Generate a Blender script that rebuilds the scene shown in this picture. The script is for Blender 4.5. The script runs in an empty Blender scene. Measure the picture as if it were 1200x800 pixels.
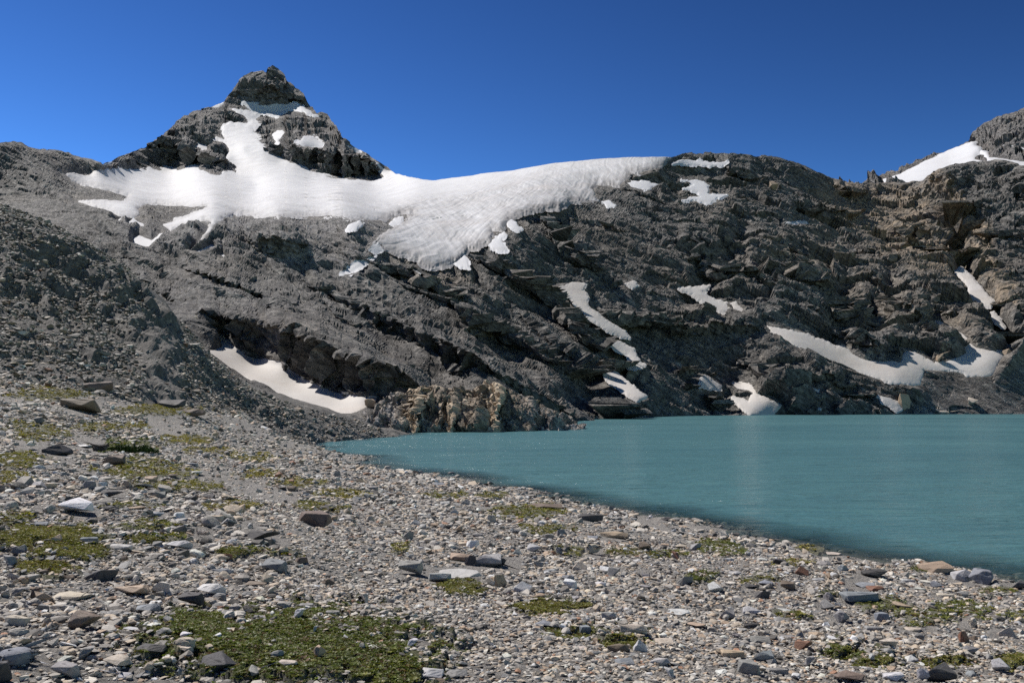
import bpy, bmesh, math, random
import numpy as np
from mathutils import Vector, Matrix
random.seed(7)
RNG = np.random.default_rng(11)
scene = bpy.context.scene
COL = scene.collection
F32 = np.float32

# ------------------------------------------------------------------ camera model (photo is 1200 x 800)
F = 1039.0            # focal length in photo pixels (about 60 degrees across)
HOR = 474.0           # row of the horizon
EYE = 4.0             # metres above the lake
TH = math.atan((HOR - 400.0) / F)
CT, ST = math.cos(TH), math.sin(TH)

def at(u, v, Y):
    """point on the sight line of photo position (u, v) at forward distance Y (metres)"""
    u = np.asarray(u, float); v = np.asarray(v, float); Y = np.asarray(Y, float)
    a = (u - 600.0) / F; b = (400.0 - v) / F
    dy = CT - b * ST; dz = ST + b * CT
    return np.stack([a * Y / dy, Y + 0 * a, EYE + dz * Y / dy], -1)

def project(P):
    x, y, z = P[..., 0], P[..., 1], P[..., 2] - EYE
    fw = y * CT + z * ST; up = -y * ST + z * CT
    return 600 + F * x / fw, 400 - F * up / fw

# ------------------------------------------------------------------ noise
def _hash(ix, iy, iz, seed):
    h = (ix.astype(np.uint32) * np.uint32(374761393) + iy.astype(np.uint32) * np.uint32(668265263)
         + iz.astype(np.uint32) * np.uint32(2147483647 - 40499) + np.uint32((seed * 974634777) & 0xffffffff))
    h = (h ^ (h >> np.uint32(13))) * np.uint32(1274126177)
    h = (h ^ (h >> np.uint32(16))) * np.uint32(2246822519)
    return h ^ (h >> np.uint32(15))

def _u01(h):
    return (h & np.uint32(0xffffff)).astype(F32) / F32(16777216.0)

def vnoise(P, seed=0):
    """value noise, about -1..1"""
    i = np.floor(P).astype(np.int64); f = (P - i).astype(F32)
    f = f * f * f * (f * (f * 6 - 15) + 10)
    out = np.zeros(P.shape[:-1], F32)
    for dx in (0, 1):
        wx = f[..., 0] if dx else 1 - f[..., 0]
        for dy in (0, 1):
            wy = f[..., 1] if dy else 1 - f[..., 1]
            for dz in (0, 1):
                wz = f[..., 2] if dz else 1 - f[..., 2]
                out += wx * wy * wz * _u01(_hash(i[..., 0] + dx, i[..., 1] + dy, i[..., 2] + dz, seed))
    return out * 2 - 1

ROT = np.array([[0.64, 0.60, 0.48], [-0.77, 0.50, 0.40], [0.0, -0.6247, 0.7809]])
ROT, _ = np.linalg.qr(ROT)
def fbm(P, lam, octs, seed=0, px=None, gain=0.5):
    out = np.zeros(P.shape[:-1], F32); a = 1.0
    for k in range(octs):
        P = P @ ROT
        n = vnoise(P / lam + 17.3 * k, seed + k)
        if px is not None:
            n = n * np.clip((lam / px - 1.5) / 2.0, 0, 1)
        out += a * n; a *= gain; lam *= 0.5
    return out

def blocks(P, lam, seed=0):
    """facetted relief: each Voronoi cell is a randomly raised and tilted facet, about -1..1"""
    q = P / lam; b = np.floor(q - 0.5).astype(np.int64)
    best = np.full(P.shape[:-1], 1e9, F32); val = np.zeros(P.shape[:-1], F32)
    for dx in (0, 1):
        for dy in (0, 1):
            for dz in (0, 1):
                cx, cy, cz = b[..., 0] + dx, b[..., 1] + dy, b[..., 2] + dz
                h1 = _hash(cx, cy, cz, seed); h2 = _hash(cx, cy, cz, seed + 101); h3 = _hash(cx, cy, cz, seed + 202)
                j1, j2, j3 = _u01(h1), _u01(h2), _u01(h3)
                rx = (q[..., 0] - cx - j1).astype(F32); ry = (q[..., 1] - cy - j2).astype(F32); rz = (q[..., 2] - cz - j3).astype(F32)
                d = rx * rx + ry * ry + rz * rz
                t = _u01(_hash(cx, cy, cz, seed + 303))
                tilt = (j2 - 0.5) * rx * 2.2 + (j3 - 0.5) * ry * 2.2 + (j1 - 0.35) * rz * 2.6
                v = (t - 0.5) * 1.3 + tilt
                m = d < best
                best = np.where(m, d, best); val = np.where(m, v, val)
    return val

def ledges(P, n, T, seed, px, sharp=0.25, warp=0.6):
    """bedded rock: a steep riser, then a tread that falls back, bed after bed"""
    n = np.asarray(n, float); n = n / np.linalg.norm(n)
    s = (P @ n) / T + warp * vnoise(P / (T * 5), seed) + 0.35 * vnoise(P / (T * 1.4), seed + 1)
    k = np.floor(s); fr = (s - k).astype(F32)
    h = np.where(fr < sharp, fr / sharp, (1 - fr) / (1 - sharp))
    z = np.zeros_like(k).astype(np.int64)
    r = _u01(_hash(k.astype(np.int64) + 5000, z, z, seed + 9))
    m = 0.5 + 0.5 * vnoise(P / (T * 3.3), seed + 4)
    return (h - 0.5) * (0.35 + 0.9 * r) * np.clip(m * 1.6, 0.1, 1.2) * np.clip((T / px - 1.5) / 2.0, 0, 1)

def tps(pts, vals, reg=1e-4):
    pts = np.asarray(pts, float); n = len(pts)
    def kern(d2):
        return 0.5 * d2 * np.log(d2 + 1e-12)
    d2 = ((pts[:, None] - pts[None]) ** 2).sum(-1)
    A = np.zeros((n + 3, n + 3)); A[:n, :n] = kern(d2) + reg * np.eye(n)
    A[:n, n] = 1; A[:n, n + 1:] = pts; A[n, :n] = 1; A[n + 1:, :n] = pts.T
    w = np.linalg.solve(A, np.concatenate([vals, np.zeros(3)]))
    def ev(q):
        q = np.asarray(q, float); sh = q.shape[:-1]; q = q.reshape(-1, 2); out = np.empty(len(q))
        for s in range(0, len(q), 60000):
            c = q[s:s + 60000]
            out[s:s + 60000] = kern(((c[:, None] - pts[None]) ** 2).sum(-1)) @ w[:n] + w[n] + c @ w[n + 1:]
        return out.reshape(sh)
    return ev

def seg_dist(U, V, poly, closed=True):
    """distance in photo pixels to a polyline, and (closed) inside test"""
    poly = np.asarray(poly, float); U = U.astype(F32); V = V.astype(F32)
    d = np.full(U.shape, 1e9, F32); ins = np.zeros(U.shape, bool); n = len(poly)
    for i in range(n if closed else n - 1):
        a = poly[i]; b = poly[(i + 1) % n]
        dx, dy = b - a; L2 = dx * dx + dy * dy + 1e-9
        t = np.clip(((U - a[0]) * dx + (V - a[1]) * dy) / L2, 0, 1)
        d = np.minimum(d, np.hypot(U - a[0] - t * dx, V - a[1] - t * dy))
        if closed and abs(dy) > 1e-9:
            c = (V < max(a[1], b[1])) & (V >= min(a[1], b[1]))
            ins ^= c & (U < a[0] + (V - a[1]) / dy * dx)
    return d, ins

def sdf(U, V, poly):
    """signed distance, positive inside"""
    d, i = seg_dist(U, V, poly)
    return np.where(i, d, -d)

def sstep(a, b, x):
    t = np.clip((x - a) / (b - a), 0, 1)
    return t * t * (3 - 2 * t)

# ------------------------------------------------------------------ object helpers
def link(o, parent=None):
    COL.objects.link(o)
    if parent is not None:
        o.parent = parent
    return o

def tag(o, label=None, cat=None, group=None, kind=None):
    if label: o['label'] = label
    if cat: o['category'] = cat
    if group: o['group'] = group
    if kind: o['kind'] = kind
    return o

def np_mesh(name, verts, faces, mat=None, smooth=False, attrs=None):
    verts = np.asarray(verts, np.float32).reshape(-1, 3); faces = np.asarray(faces, np.int32)
    me = bpy.data.meshes.new(name)
    k = faces.shape[1]
    me.vertices.add(len(verts)); me.vertices.foreach_set('co', verts.ravel())
    me.loops.add(faces.size); me.loops.foreach_set('vertex_index', faces.ravel())
    me.polygons.add(len(faces))
    me.polygons.foreach_set('loop_start', np.arange(0, faces.size, k, dtype=np.int32))
    me.polygons.foreach_set('use_smooth', np.full(len(faces), smooth))
    for an, av in (attrs or {}).items():
        a = me.attributes.new(an, 'FLOAT', 'POINT'); a.data.foreach_set('value', np.asarray(av, np.float32).ravel())
    me.update(calc_edges=True); me.validate()
    if mat: me.materials.append(mat)
    return me

def grid_faces(nr, nc, keep=None):
    idx = np.arange(nr * nc).reshape(nr, nc)
    q = np.stack([idx[:-1, :-1], idx[:-1, 1:], idx[1:, 1:], idx[1:, :-1]], -1).reshape(-1, 4)
    if keep is not None:
        q = q[keep.reshape(-1)]
    return q

def compact(verts, faces, attrs):
    used = np.zeros(len(verts), bool); used[faces.ravel()] = True
    remap = np.cumsum(used) - 1
    return verts[used], remap[faces], {k: v.ravel()[used] for k, v in attrs.items()}

def grid_normals(P):
    du = np.gradient(P, axis=1); dv = np.gradient(P, axis=0)
    n = np.cross(du, dv); n /= np.linalg.norm(n, axis=-1, keepdims=True) + 1e-9
    return n

# ------------------------------------------------------------------ materials
class NT:
    def __init__(s, name):
        s.m = bpy.data.materials.new(name); s.m.use_nodes = True; s.t = s.m.node_tree; s.t.nodes.clear()
        s.out = s.t.nodes.new('ShaderNodeOutputMaterial')
    def n(s, typ, **kw):
        nd = s.t.nodes.new(typ)
        for k, v in kw.items():
            if k.startswith('i_'):
                nd.inputs[int(k[2:])].default_value = v
            else:
                setattr(nd, k, v)
        return nd
    def l(s, a, b): s.t.links.new(a, b)
    def pos(s): return s.n('ShaderNodeNewGeometry').outputs['Position']
    def noise(s, vec, scale, detail=6, rough=0.6, dist=0.0):
        nd = s.n('ShaderNodeTexNoise'); nd.inputs['Scale'].default_value = scale; nd.inputs['Detail'].default_value = detail
        nd.inputs['Roughness'].default_value = rough; nd.inputs['Distortion'].default_value = dist
        s.l(vec, nd.inputs['Vector']); return nd.outputs['Fac']
    def mapping(s, vec, scale=(1, 1, 1), rot=(0, 0, 0)):
        r_ = s.n('ShaderNodeMapping'); r_.inputs['Rotation'].default_value = rot; s.l(vec, r_.inputs['Vector'])
        nd = s.n('ShaderNodeMapping'); nd.inputs['Scale'].default_value = scale
        s.l(r_.outputs[0], nd.inputs['Vector']); return nd.outputs[0]
    def ramp(s, fac, stops):
        nd = s.n('ShaderNodeValToRGB'); el = nd.color_ramp.elements
        while len(el) < len(stops): el.new(0.5)
        for e, (p, c) in zip(el, stops):
            e.position = p; e.color = (c if len(c) == 4 else (*c, 1))
        s.l(fac, nd.inputs[0]); return nd.outputs[0]
    def g(s, fac, a, b):
        return s.ramp(fac, [(a, (0, 0, 0)), (b, (1, 1, 1))])
    def mix(s, fac, a, b, mode='MIX'):
        nd = s.n('ShaderNodeMix', data_type='RGBA', blend_type=mode)
        for sock, v in ((nd.inputs[0], fac), (nd.inputs[6], a), (nd.inputs[7], b)):
            if isinstance(v, (int, float)): sock.default_value = v
            elif isinstance(v, tuple): sock.default_value = (*v, 1)
            else: s.l(v, sock)
        return nd.outputs[2]
    def math(s, op, a, b=None):
        nd = s.n('ShaderNodeMath', operation=op)
        for i, v in enumerate((a, b)):
            if v is None: continue
            if isinstance(v, (int, float)): nd.inputs[i].default_value = v
            else: s.l(v, nd.inputs[i])
        return nd.outputs[0]
    def attr(s, name, typ='GEOMETRY', out='Fac'):
        nd = s.n('ShaderNodeAttribute', attribute_name=name, attribute_type=typ); return nd.outputs[out]
    def bump(s, h, strength, dist, normal=None):
        nd = s.n('ShaderNodeBump'); nd.inputs['Strength'].default_value = strength; nd.inputs['Distance'].default_value = dist
        s.l(h, nd.inputs['Height'])
        if normal is not None: s.l(normal, nd.inputs['Normal'])
        return nd.outputs[0]
    def principled(s, color, rough=0.9, spec=0.2, normal=None):
        b = s.n('ShaderNodeBsdfPrincipled')
        if isinstance(color, tuple): b.inputs['Base Color'].default_value = (*color, 1)
        else: s.l(color, b.inputs['Base Color'])
        if isinstance(rough, (int, float)): b.inputs['Roughness'].default_value = rough
        else: s.l(rough, b.inputs['Roughness'])
        b.inputs['Specular IOR Level'].default_value = spec
        if normal is not None: s.l(normal, b.inputs['Normal'])
        s.l(b.outputs[0], s.out.inputs[0]); return b

STRATA_ROT = (math.radians(-6), math.radians(-35), 0)

def rock_material(name, dark, mid, light, brown, bump_m=0.5):
    t = NT(name); p = t.pos()
    big = t.noise(p, 0.018, 8, 0.65)
    st = t.noise(t.mapping(p, (0.02, 0.03, 0.55), STRATA_ROT), 1.0, 7, 0.65, 0.4)
    sp = t.noise(p, 0.45, 9, 0.75)
    c = t.ramp(sp, [(0.30, dark), (0.50, mid), (0.72, light)])
    c = t.mix(t.math('MULTIPLY', t.g(st, 0.46, 0.66), 0.65), c, tuple(0.55 * x for x in dark))
    c = t.mix(t.math('MULTIPLY', t.g(t.noise(t.mapping(p, (0.03, 0.03, 0.3), STRATA_ROT), 1.7, 6, 0.7), 0.52, 0.66), 0.5), c, light)
    c = t.mix(t.math('MULTIPLY', t.g(big, 0.48, 0.68), 0.45), c, brown)
    buff = t.math('MULTIPLY', t.attr('buff'), t.g(t.noise(p, 0.12, 8, 0.75), 0.38, 0.56))
    c = t.mix(buff, c, (0.33, 0.265, 0.195))
    pale = t.math('MULTIPLY', t.attr('pale'), t.g(t.noise(p, 0.2, 8, 0.75), 0.35, 0.6))
    c = t.mix(pale, c, (0.30, 0.30, 0.31))
    f1 = t.noise(p, 0.9, 12, 0.72)
    f2 = t.noise(t.mapping(p, (0.12, 0.2, 1.6), STRATA_ROT), 1.0, 8, 0.7, 0.3)
    sv = t.mapping(p, (0.22, 0.34, 0.95), STRATA_ROT)
    wv = t.n('ShaderNodeVectorMath', operation='ADD'); nz = t.n('ShaderNodeTexNoise'); nz.inputs['Scale'].default_value = 0.5; nz.inputs['Detail'].default_value = 4
    t.l(p, nz.inputs['Vector']); t.l(sv, wv.inputs[0]); t.l(nz.outputs['Color'], wv.inputs[1])
    va = t.n('ShaderNodeTexVoronoi'); va.inputs['Scale'].default_value = 1.1 * 0.42 / bump_m; t.l(wv.outputs[0], va.inputs['Vector'])
    vb = t.n('ShaderNodeTexVoronoi'); vb.inputs['Scale'].default_value = 3.4 * 0.42 / bump_m; t.l(wv.outputs[0], vb.inputs['Vector'])
    c = t.mix(0.55, c, t.mix(1.0, c, t.ramp(va.outputs['Color'], [(0.2, (0.35, 0.35, 0.36)), (0.8, (1.5, 1.46, 1.40))]), 'MULTIPLY'))
    c = t.mix(0.50, c, t.mix(1.0, c, t.ramp(vb.outputs['Color'], [(0.2, (0.40, 0.40, 0.41)), (0.8, (1.55, 1.5, 1.44))]), 'MULTIPLY'))
    nb = t.bump(va.outputs['Distance'], 0.8, bump_m * 1.1); nb = t.bump(vb.outputs['Distance'], 0.7, bump_m * 0.5, nb)
    nb = t.bump(f1, 0.9, bump_m * 1.6, nb)
    nb = t.bump(f2, 1.0, bump_m * 2.0, nb)
    t.principled(c, 0.82, 0.25, nb)
    return t.m

M_FACE = rock_material('grey_gneiss', (0.066, 0.0645, 0.063), (0.150, 0.146, 0.139), (0.345, 0.332, 0.312), (0.195, 0.166, 0.135), 0.46)
M_PEAK = rock_material('peak_rock', (0.12, 0.117, 0.118), (0.20, 0.193, 0.19), (0.31, 0.296, 0.28), (0.21, 0.185, 0.16), 0.9)
M_OUT = rock_material('tan_outcrop_rock', (0.13, 0.112, 0.092), (0.31, 0.262, 0.205), (0.50, 0.43, 0.34), (0.36, 0.26, 0.17), 0.16)

def fin_material():
    t = NT('tan_slab_rock'); p = t.pos()
    c = t.ramp(t.noise(p, 0.9, 8, 0.7), [(0.3, (0.26, 0.20, 0.14)), (0.55, (0.47, 0.38, 0.275)), (0.75, (0.56, 0.47, 0.36))])
    t.principled(c, 0.85, 0.2, t.bump(t.noise(p, 2.2, 8, 0.7), 0.8, 0.15))
    return t.m
M_FIN = fin_material()

def snow_material(name, dirty=0.3, tint=(0.80, 0.74, 0.69), flow=False):
    t = NT(name); p = t.pos()
    c = (0.575, 0.575, 0.585) if dirty < 0.5 else (0.53, 0.505, 0.475)
    d = t.g(t.noise(p, 0.06, 8, 0.65), 0.40, 0.68)
    c = t.mix(t.math('MULTIPLY', d, dirty), c, tint)
    c = t.mix(t.math('MULTIPLY', t.g(t.noise(p, 0.9, 6, 0.7), 0.60, 0.75), 0.25 * dirty + 0.05), c, (0.45, 0.41, 0.38))
    bands = t.noise(t.mapping(p, (0.006, 0.012, 0.22), (math.radians(3), math.radians(4), 0)), 1.0, 6, 0.65, 0.4)
    c = t.mix(t.math('MULTIPLY', t.g(bands, 0.50, 0.68), 0.30), c, (0.40, 0.385, 0.37))
    if flow:
        fl = t.noise(t.mapping(p, (0.5, 0.02, 0.04), (0, 0, math.radians(-12))), 1.0, 7, 0.65, 0.5)
        ice = t.attr('ice')
        c = t.mix(t.math('MULTIPLY', ice, t.g(fl, 0.36, 0.66)), c, (0.37, 0.37, 0.375))
        c = t.mix(t.math('MULTIPLY', t.math('MULTIPLY', ice, t.g(t.noise(p, 0.035, 6, 0.7), 0.45, 0.7)), 0.55), c, (0.42, 0.38, 0.35))
        c = t.mix(t.math('MULTIPLY', t.attr('grime'), t.g(t.noise(p, 0.12, 8, 0.75), 0.25, 0.62)), c, (0.20, 0.19, 0.185))
    nb = t.bump(t.noise(p, 0.8, 6, 0.6), 0.35, 0.25)
    t.principled(c, 0.7, 0.25, nb)
    return t.m
M_SNOW = snow_material('old_snow', 0.65, (0.46, 0.41, 0.36))
M_HIGH = snow_material('high_snow', 0.25, (0.55, 0.54, 0.53))
M_GLAC = snow_material('glacier_ice', 0.48, (0.52, 0.51, 0.50), True)

def ground_material():
    t = NT('gravel_ground'); p = t.pos()
    c = t.ramp(t.noise(p, 9.0, 8, 0.8), [(0.30, (0.06, 0.056, 0.05)), (0.46, (0.20, 0.185, 0.165)), (0.58, (0.31, 0.295, 0.27)), (0.72, (0.46, 0.435, 0.40))])
    vo = t.n('ShaderNodeTexVoronoi'); vo.inputs['Scale'].default_value = 34.0; t.l(p, vo.inputs['Vector'])
    g2 = t.ramp(vo.outputs['Color'], [(0.0, (0.10, 0.098, 0.095)), (0.35, (0.24, 0.23, 0.22)), (0.7, (0.36, 0.33, 0.29)), (1.0, (0.52, 0.5, 0.47))])
    c = t.mix(0.55, c, g2)
    hill = t.attr('hill')
    hs = t.ramp(t.noise(p, 1.1, 10, 0.8), [(0.33, (0.065, 0.062, 0.059)), (0.52, (0.155, 0.146, 0.134)), (0.70, (0.33, 0.31, 0.28))])
    c = t.mix(hill, c, hs)
    veg = t.ramp(t.noise(p, 6.0, 6, 0.7), [(0.35, (0.05, 0.055, 0.02)), (0.6, (0.12, 0.125, 0.04)), (0.75, (0.20, 0.165, 0.08))])
    c = t.mix(t.attr('veg'), c, veg)
    wet = t.attr('wet')
    c = t.mix(t.math('MULTIPLY', wet, 0.6), c, (0.12, 0.115, 0.095))
    nb = t.bump(vo.outputs['Distance'], 0.9, 0.03)
    nb = t.bump(t.noise(p, 3.0, 12, 0.8), 0.9, 0.10, nb)
    t.principled(c, 0.88, 0.2, nb)
    return t.m
M_GROUND = ground_material()

def stone_material(name, source):
    t = NT(name); p = t.n('ShaderNodeTexCoord').outputs['Object']
    if source == 'object':
        oi = t.n('ShaderNodeObjectInfo'); base = oi.outputs['Color']
        sc = 5.0
        gp = t.pos()
        v1 = t.noise(gp, 14.0, 9, 0.75); v2 = t.noise(t.mapping(gp, (6, 6, 60)), 1.0, 6, 0.7)
    else:
        base = t.attr('col', 'INSTANCER', 'Color')
        gp = t.pos(); v1 = t.noise(gp, 22.0, 8, 0.75); v2 = t.noise(t.mapping(gp, (8, 8, 70)), 1.0, 5, 0.7)
    c = t.mix(t.math('MULTIPLY', t.g(v1, 0.35, 0.75), 0.8), base, t.mix(1.0, base, (0.45, 0.44, 0.43), 'MULTIPLY'))
    c = t.mix(t.math('MULTIPLY', t.g(v2, 0.5, 0.7), 0.35), c, t.mix(1.0, base, (1.25, 1.2, 1.12), 'MULTIPLY'))
    nb = t.bump(v1, 0.6, 0.02); nb = t.bump(v2, 0.35, 0.012, nb)
    t.principled(c, 0.68, 0.3, nb)
    return t.m
M_STONE = stone_material('field_stone', 'object')
M_GRAVEL = stone_material('gravel_stone', 'instance')

def leaf_material():
    t = NT('creeping_leaves')
    base = t.attr('col', 'INSTANCER', 'Color')
    d = t.n('ShaderNodeBsdfDiffuse'); t.l(base, d.inputs[0])
    tr = t.n('ShaderNodeBsdfTranslucent'); t.l(t.mix(1.0, base, (1.2, 1.3, 0.6), 'MULTIPLY'), tr.inputs[0])
    gl = t.n('ShaderNodeBsdfGlossy'); gl.inputs['Roughness'].default_value = 0.45; gl.inputs[0].default_value = (0.6, 0.6, 0.6, 1)
    m1 = t.n('ShaderNodeMixShader'); m1.inputs[0].default_value = 0.3; t.l(d.outputs[0], m1.inputs[1]); t.l(tr.outputs[0], m1.inputs[2])
    m2 = t.n('ShaderNodeMixShader'); m2.inputs[0].default_value = 0.025; t.l(m1.outputs[0], m2.inputs[1]); t.l(gl.outputs[0], m2.inputs[2])
    t.l(m2.outputs[0], t.out.inputs[0]); return t.m
M_LEAF = leaf_material()

def lake_material():
    t = NT('glacial_lake_water'); p = t.pos()
    depth = t.attr('depth')
    big = t.noise(t.mapping(p, (0.012, 0.03, 1)), 1.0, 6, 0.65, 0.5)
    c = t.mix(t.g(big, 0.35, 0.7), (0.055, 0.140, 0.160), (0.088, 0.192, 0.205))
    gust = t.math('ADD', t.math('MULTIPLY', t.g(big, 0.35, 0.65), 0.7), 0.45)
    w0 = t.noise(t.mapping(p, (0.10, 0.34, 1), (0, 0, math.radians(9))), 1.0, 3, 0.55, 0.6)
    w1 = t.noise(t.mapping(p, (0.40, 1.25, 1), (0, 0, math.radians(16))), 1.0, 4, 0.6, 0.5)
    w2 = t.noise(t.mapping(p, (1.6, 4.5, 1), (0, 0, math.radians(4))), 1.0, 3, 0.6, 0.3)
    nb = t.bump(t.math('MULTIPLY', w0, gust), 1.0, 0.95); nb = t.bump(t.math('MULTIPLY', w1, gust), 1.0, 0.42, nb); nb = t.bump(w2, 1.0, 0.07, nb)
    dif = t.n('ShaderNodeBsdfDiffuse'); t.l(c, dif.inputs[0]); t.l(nb, dif.inputs['Normal'])
    tra = t.n('ShaderNodeBsdfTransparent'); tra.inputs[0].default_value = (0.78, 0.84, 0.82, 1)
    m = t.n('ShaderNodeMixShader'); t.l(t.g(depth, 0.0, 0.55), m.inputs[0]); t.l(tra.outputs[0], m.inputs[1]); t.l(dif.outputs[0], m.inputs[2])
    gl = t.n('ShaderNodeBsdfGlossy'); gl.inputs['Roughness'].default_value = 0.14; t.l(nb, gl.inputs['Normal'])
    fr = t.n('ShaderNodeFresnel'); fr.inputs['IOR'].default_value = 1.33; t.l(nb, fr.inputs['Normal'])
    m2 = t.n('ShaderNodeMixShader'); t.l(t.math('MINIMUM', fr.outputs[0], 0.45), m2.inputs[0]); t.l(m.outputs[0], m2.inputs[1]); t.l(gl.outputs[0], m2.inputs[2])
    t.l(m2.outputs[0], t.out.inputs[0]); return t.m
M_LAKE = lake_material()

# ------------------------------------------------------------------ the mountain terrain (one seamless relief, cut into its parts)
SKY = [(-170, 140), (-80, 152), (0, 168), (12, 166), (22, 167), (30, 171), (45, 176), (58, 176), (72, 177), (90, 184), (104, 187), (121, 192), (131, 189),
       (138, 184), (150, 180), (172, 172), (182, 166), (200, 150), (206, 142), (216, 134), (232, 128), (250, 125), (263, 119), (266, 113), (272, 107), (280, 98),
       (284, 91), (290, 86), (300, 84), (306, 83), (312, 85), (314, 79), (319, 78), (326, 80), (333, 86), (336, 95), (346, 103), (356, 108), (360, 118), (366, 126),
       (371, 133), (378, 132), (384, 134), (390, 141), (396, 152), (402, 162), (412, 170), (424, 177), (440, 187), (452, 195), (462, 203), (480, 208), (500, 211.5), (512, 211.5),
       (550, 207), (600, 200.5), (650, 193), (700, 188), (740, 185.5), (780, 185), (790, 182), (800, 180), (815, 178), (832, 176.5), (850, 178), (868, 179),
       (884, 182), (900, 183), (915, 184), (930, 190), (950, 197), (970, 205), (985, 210), (1003, 214), (1020, 215), (1040, 215), (1060, 214.5), (1080, 212), (1086, 207),
       (1100, 197), (1118, 193), (1140, 190), (1156, 189), (1166, 186), (1180, 189), (1200, 193), (1240, 186), (1380, 160)]
SHORE = [(-170, 470), (235, 470), (330, 488), (430, 500), (470, 506), (520, 503), (600, 499), (690, 493), (770, 489), (830, 487), (900, 486), (1000, 485.4), (1200, 485), (1380, 484.6)]
CTRL = [(-160, 145, 480), (-100, 240, 390), (-100, 330, 300), (0, 167, 520), (60, 178, 610), (118, 191, 650), (0, 230, 440), (60, 240, 430), (0, 330, 290), (60, 215, 490), (30, 280, 330),
        (131, 190, 760), (160, 190, 940), (200, 196, 1040), (200, 150, 1270), (200, 173, 1062), (225, 185, 1068), (215, 160, 1190), (232, 130, 1400), (262, 122, 1460), (275, 200, 1040), (245, 150, 1290),
        (300, 84, 1525), (318, 80, 1535), (335, 100, 1515), (318, 118, 1478), (290, 112, 1480), (350, 118, 1478), (325, 135, 1450), (345, 131, 1455), (300, 140, 1410), (285, 175, 1150), (305, 205, 980),
        (372, 134, 1440), (390, 145, 1400), (370, 155, 1270), (330, 155, 1250), (420, 175, 1250), (455, 199, 1150), (310, 174, 1150), (350, 172, 1122), (400, 180, 1108), (440, 193, 1125), (330, 188, 1118), (358, 197, 1092), (400, 209, 1092), (435, 211, 1095), (365, 210, 980),
        (480, 209, 900), (90, 205, 600), (105, 202, 640), (200, 215, 840), (150, 215, 720), (300, 222, 800), (400, 222, 760), (150, 240, 470), (110, 250, 400), (250, 240, 460), (320, 243, 470), (400, 243, 470), (330, 256, 375), (420, 262, 380), (230, 262, 370),
        (300, 275, 342), (250, 290, 318), (200, 280, 332), (400, 280, 350), (350, 300, 318), (150, 290, 315), (200, 330, 278), (300, 330, 286), (400, 330, 300), (100, 290, 320), (120, 350, 235),
        (510, 212, 800), (600, 201.5, 700), (700, 189, 640), (780, 185.5, 615), (480, 240, 590), (560, 240, 540), (640, 235, 520), (520, 275, 425), (525, 308, 372), (450, 300, 345), (600, 265, 430),
        (245, 368, 184), (300, 384, 175), (350, 398, 165), (400, 416, 154), (440, 436, 150), (480, 458, 154), (258, 391, 187), (300, 420, 178), (350, 441, 165), (400, 461, 152), (438, 466, 144), (250, 418, 160), (300, 448, 150), (350, 470, 140), (400, 484, 132), (430, 484, 132), (300, 360, 225), (240, 345, 230), (350, 372, 215), (400, 385, 212), (450, 420, 200), (500, 450, 190), (500, 400, 235), (500, 350, 300), (560, 440, 205),
        (470, 480, 150), (560, 490, 170), (640, 480, 210), (600, 400, 280), (650, 440, 245), (690, 493, 218), (700, 400, 325), (700, 330, 410), (650, 300, 420), (720, 260, 500), (700, 215, 590),
        (770, 489, 277), (760, 440, 310), (830, 487, 320), (866, 448, 378), (900, 470, 352), (880, 484, 338), (714, 438, 300), (756, 464, 277), (900, 486, 346), (1000, 485.4, 361), (1200, 485, 378), (1340, 485, 385), (800, 370, 410), (800, 300, 480), (850, 240, 560), (850, 179, 640), (800, 200, 610),
        (920, 187, 660), (950, 240, 590), (950, 300, 520), (900, 430, 372), (900, 350, 440), (985, 211, 680), (1040, 216, 690), (1080, 213, 670), (1040, 260, 590), (1050, 330, 490), (1000, 400, 415), (1050, 440, 385), (1050, 400, 420),
        (1100, 198, 640), (1150, 191, 630), (1200, 194, 600), (1340, 170, 570), (1130, 260, 560), (1130, 330, 480), (1120, 425, 402), (1160, 420, 400), (1200, 300, 500), (1200, 400, 415), (1340, 300, 480), (1340, 400, 415),
        (1120, 460, 388), (1200, 450, 392)]

NC, NR = 1260, 400
ucol = np.linspace(-165, 1370, NC)
vtop = np.interp(ucol, [p[0] for p in SKY], [p[1] for p in SKY])
vtop = vtop + 0.7 * vnoise(np.stack([ucol / 5.0, 0 * ucol, 0 * ucol], -1), 71) * np.where((ucol > 470) & (ucol < 782), 0, 1)
vbot = np.interp(ucol, [p[0] for p in SHORE], [p[1] for p in SHORE]) + 8
tt = np.linspace(0, 1, NR)[:, None]
U = np.repeat(ucol[None], NR, 0); V = vbot[None] + (vtop - vbot)[None] * tt
c = np.array(CTRL, float)
dep = tps(c[:, :2] / 100.0, np.log(c[:, 2]), 2e-3)
us = np.linspace(-170, 1380, 620); vs = np.linspace(60, 520, 330)
Dg = dep(np.stack(np.meshgrid(us, vs), -1) / 100.0)
def bilin(G, xs, ys, x, y):
    fx = np.clip((x - xs[0]) / (xs[1] - xs[0]), 0, len(xs) - 1.001); fy = np.clip((y - ys[0]) / (ys[1] - ys[0]), 0, len(ys) - 1.001)
    i = fx.astype(int); j = fy.astype(int); a = fx - i; b = fy - j
    return (G[j, i] * (1 - a) * (1 - b) + G[j, i + 1] * a * (1 - b) + G[j + 1, i] * (1 - a) * b + G[j + 1, i + 1] * a * b)
D = np.exp(bilin(Dg, us, vs, U, V))
D = np.minimum(D, 1700)
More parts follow.
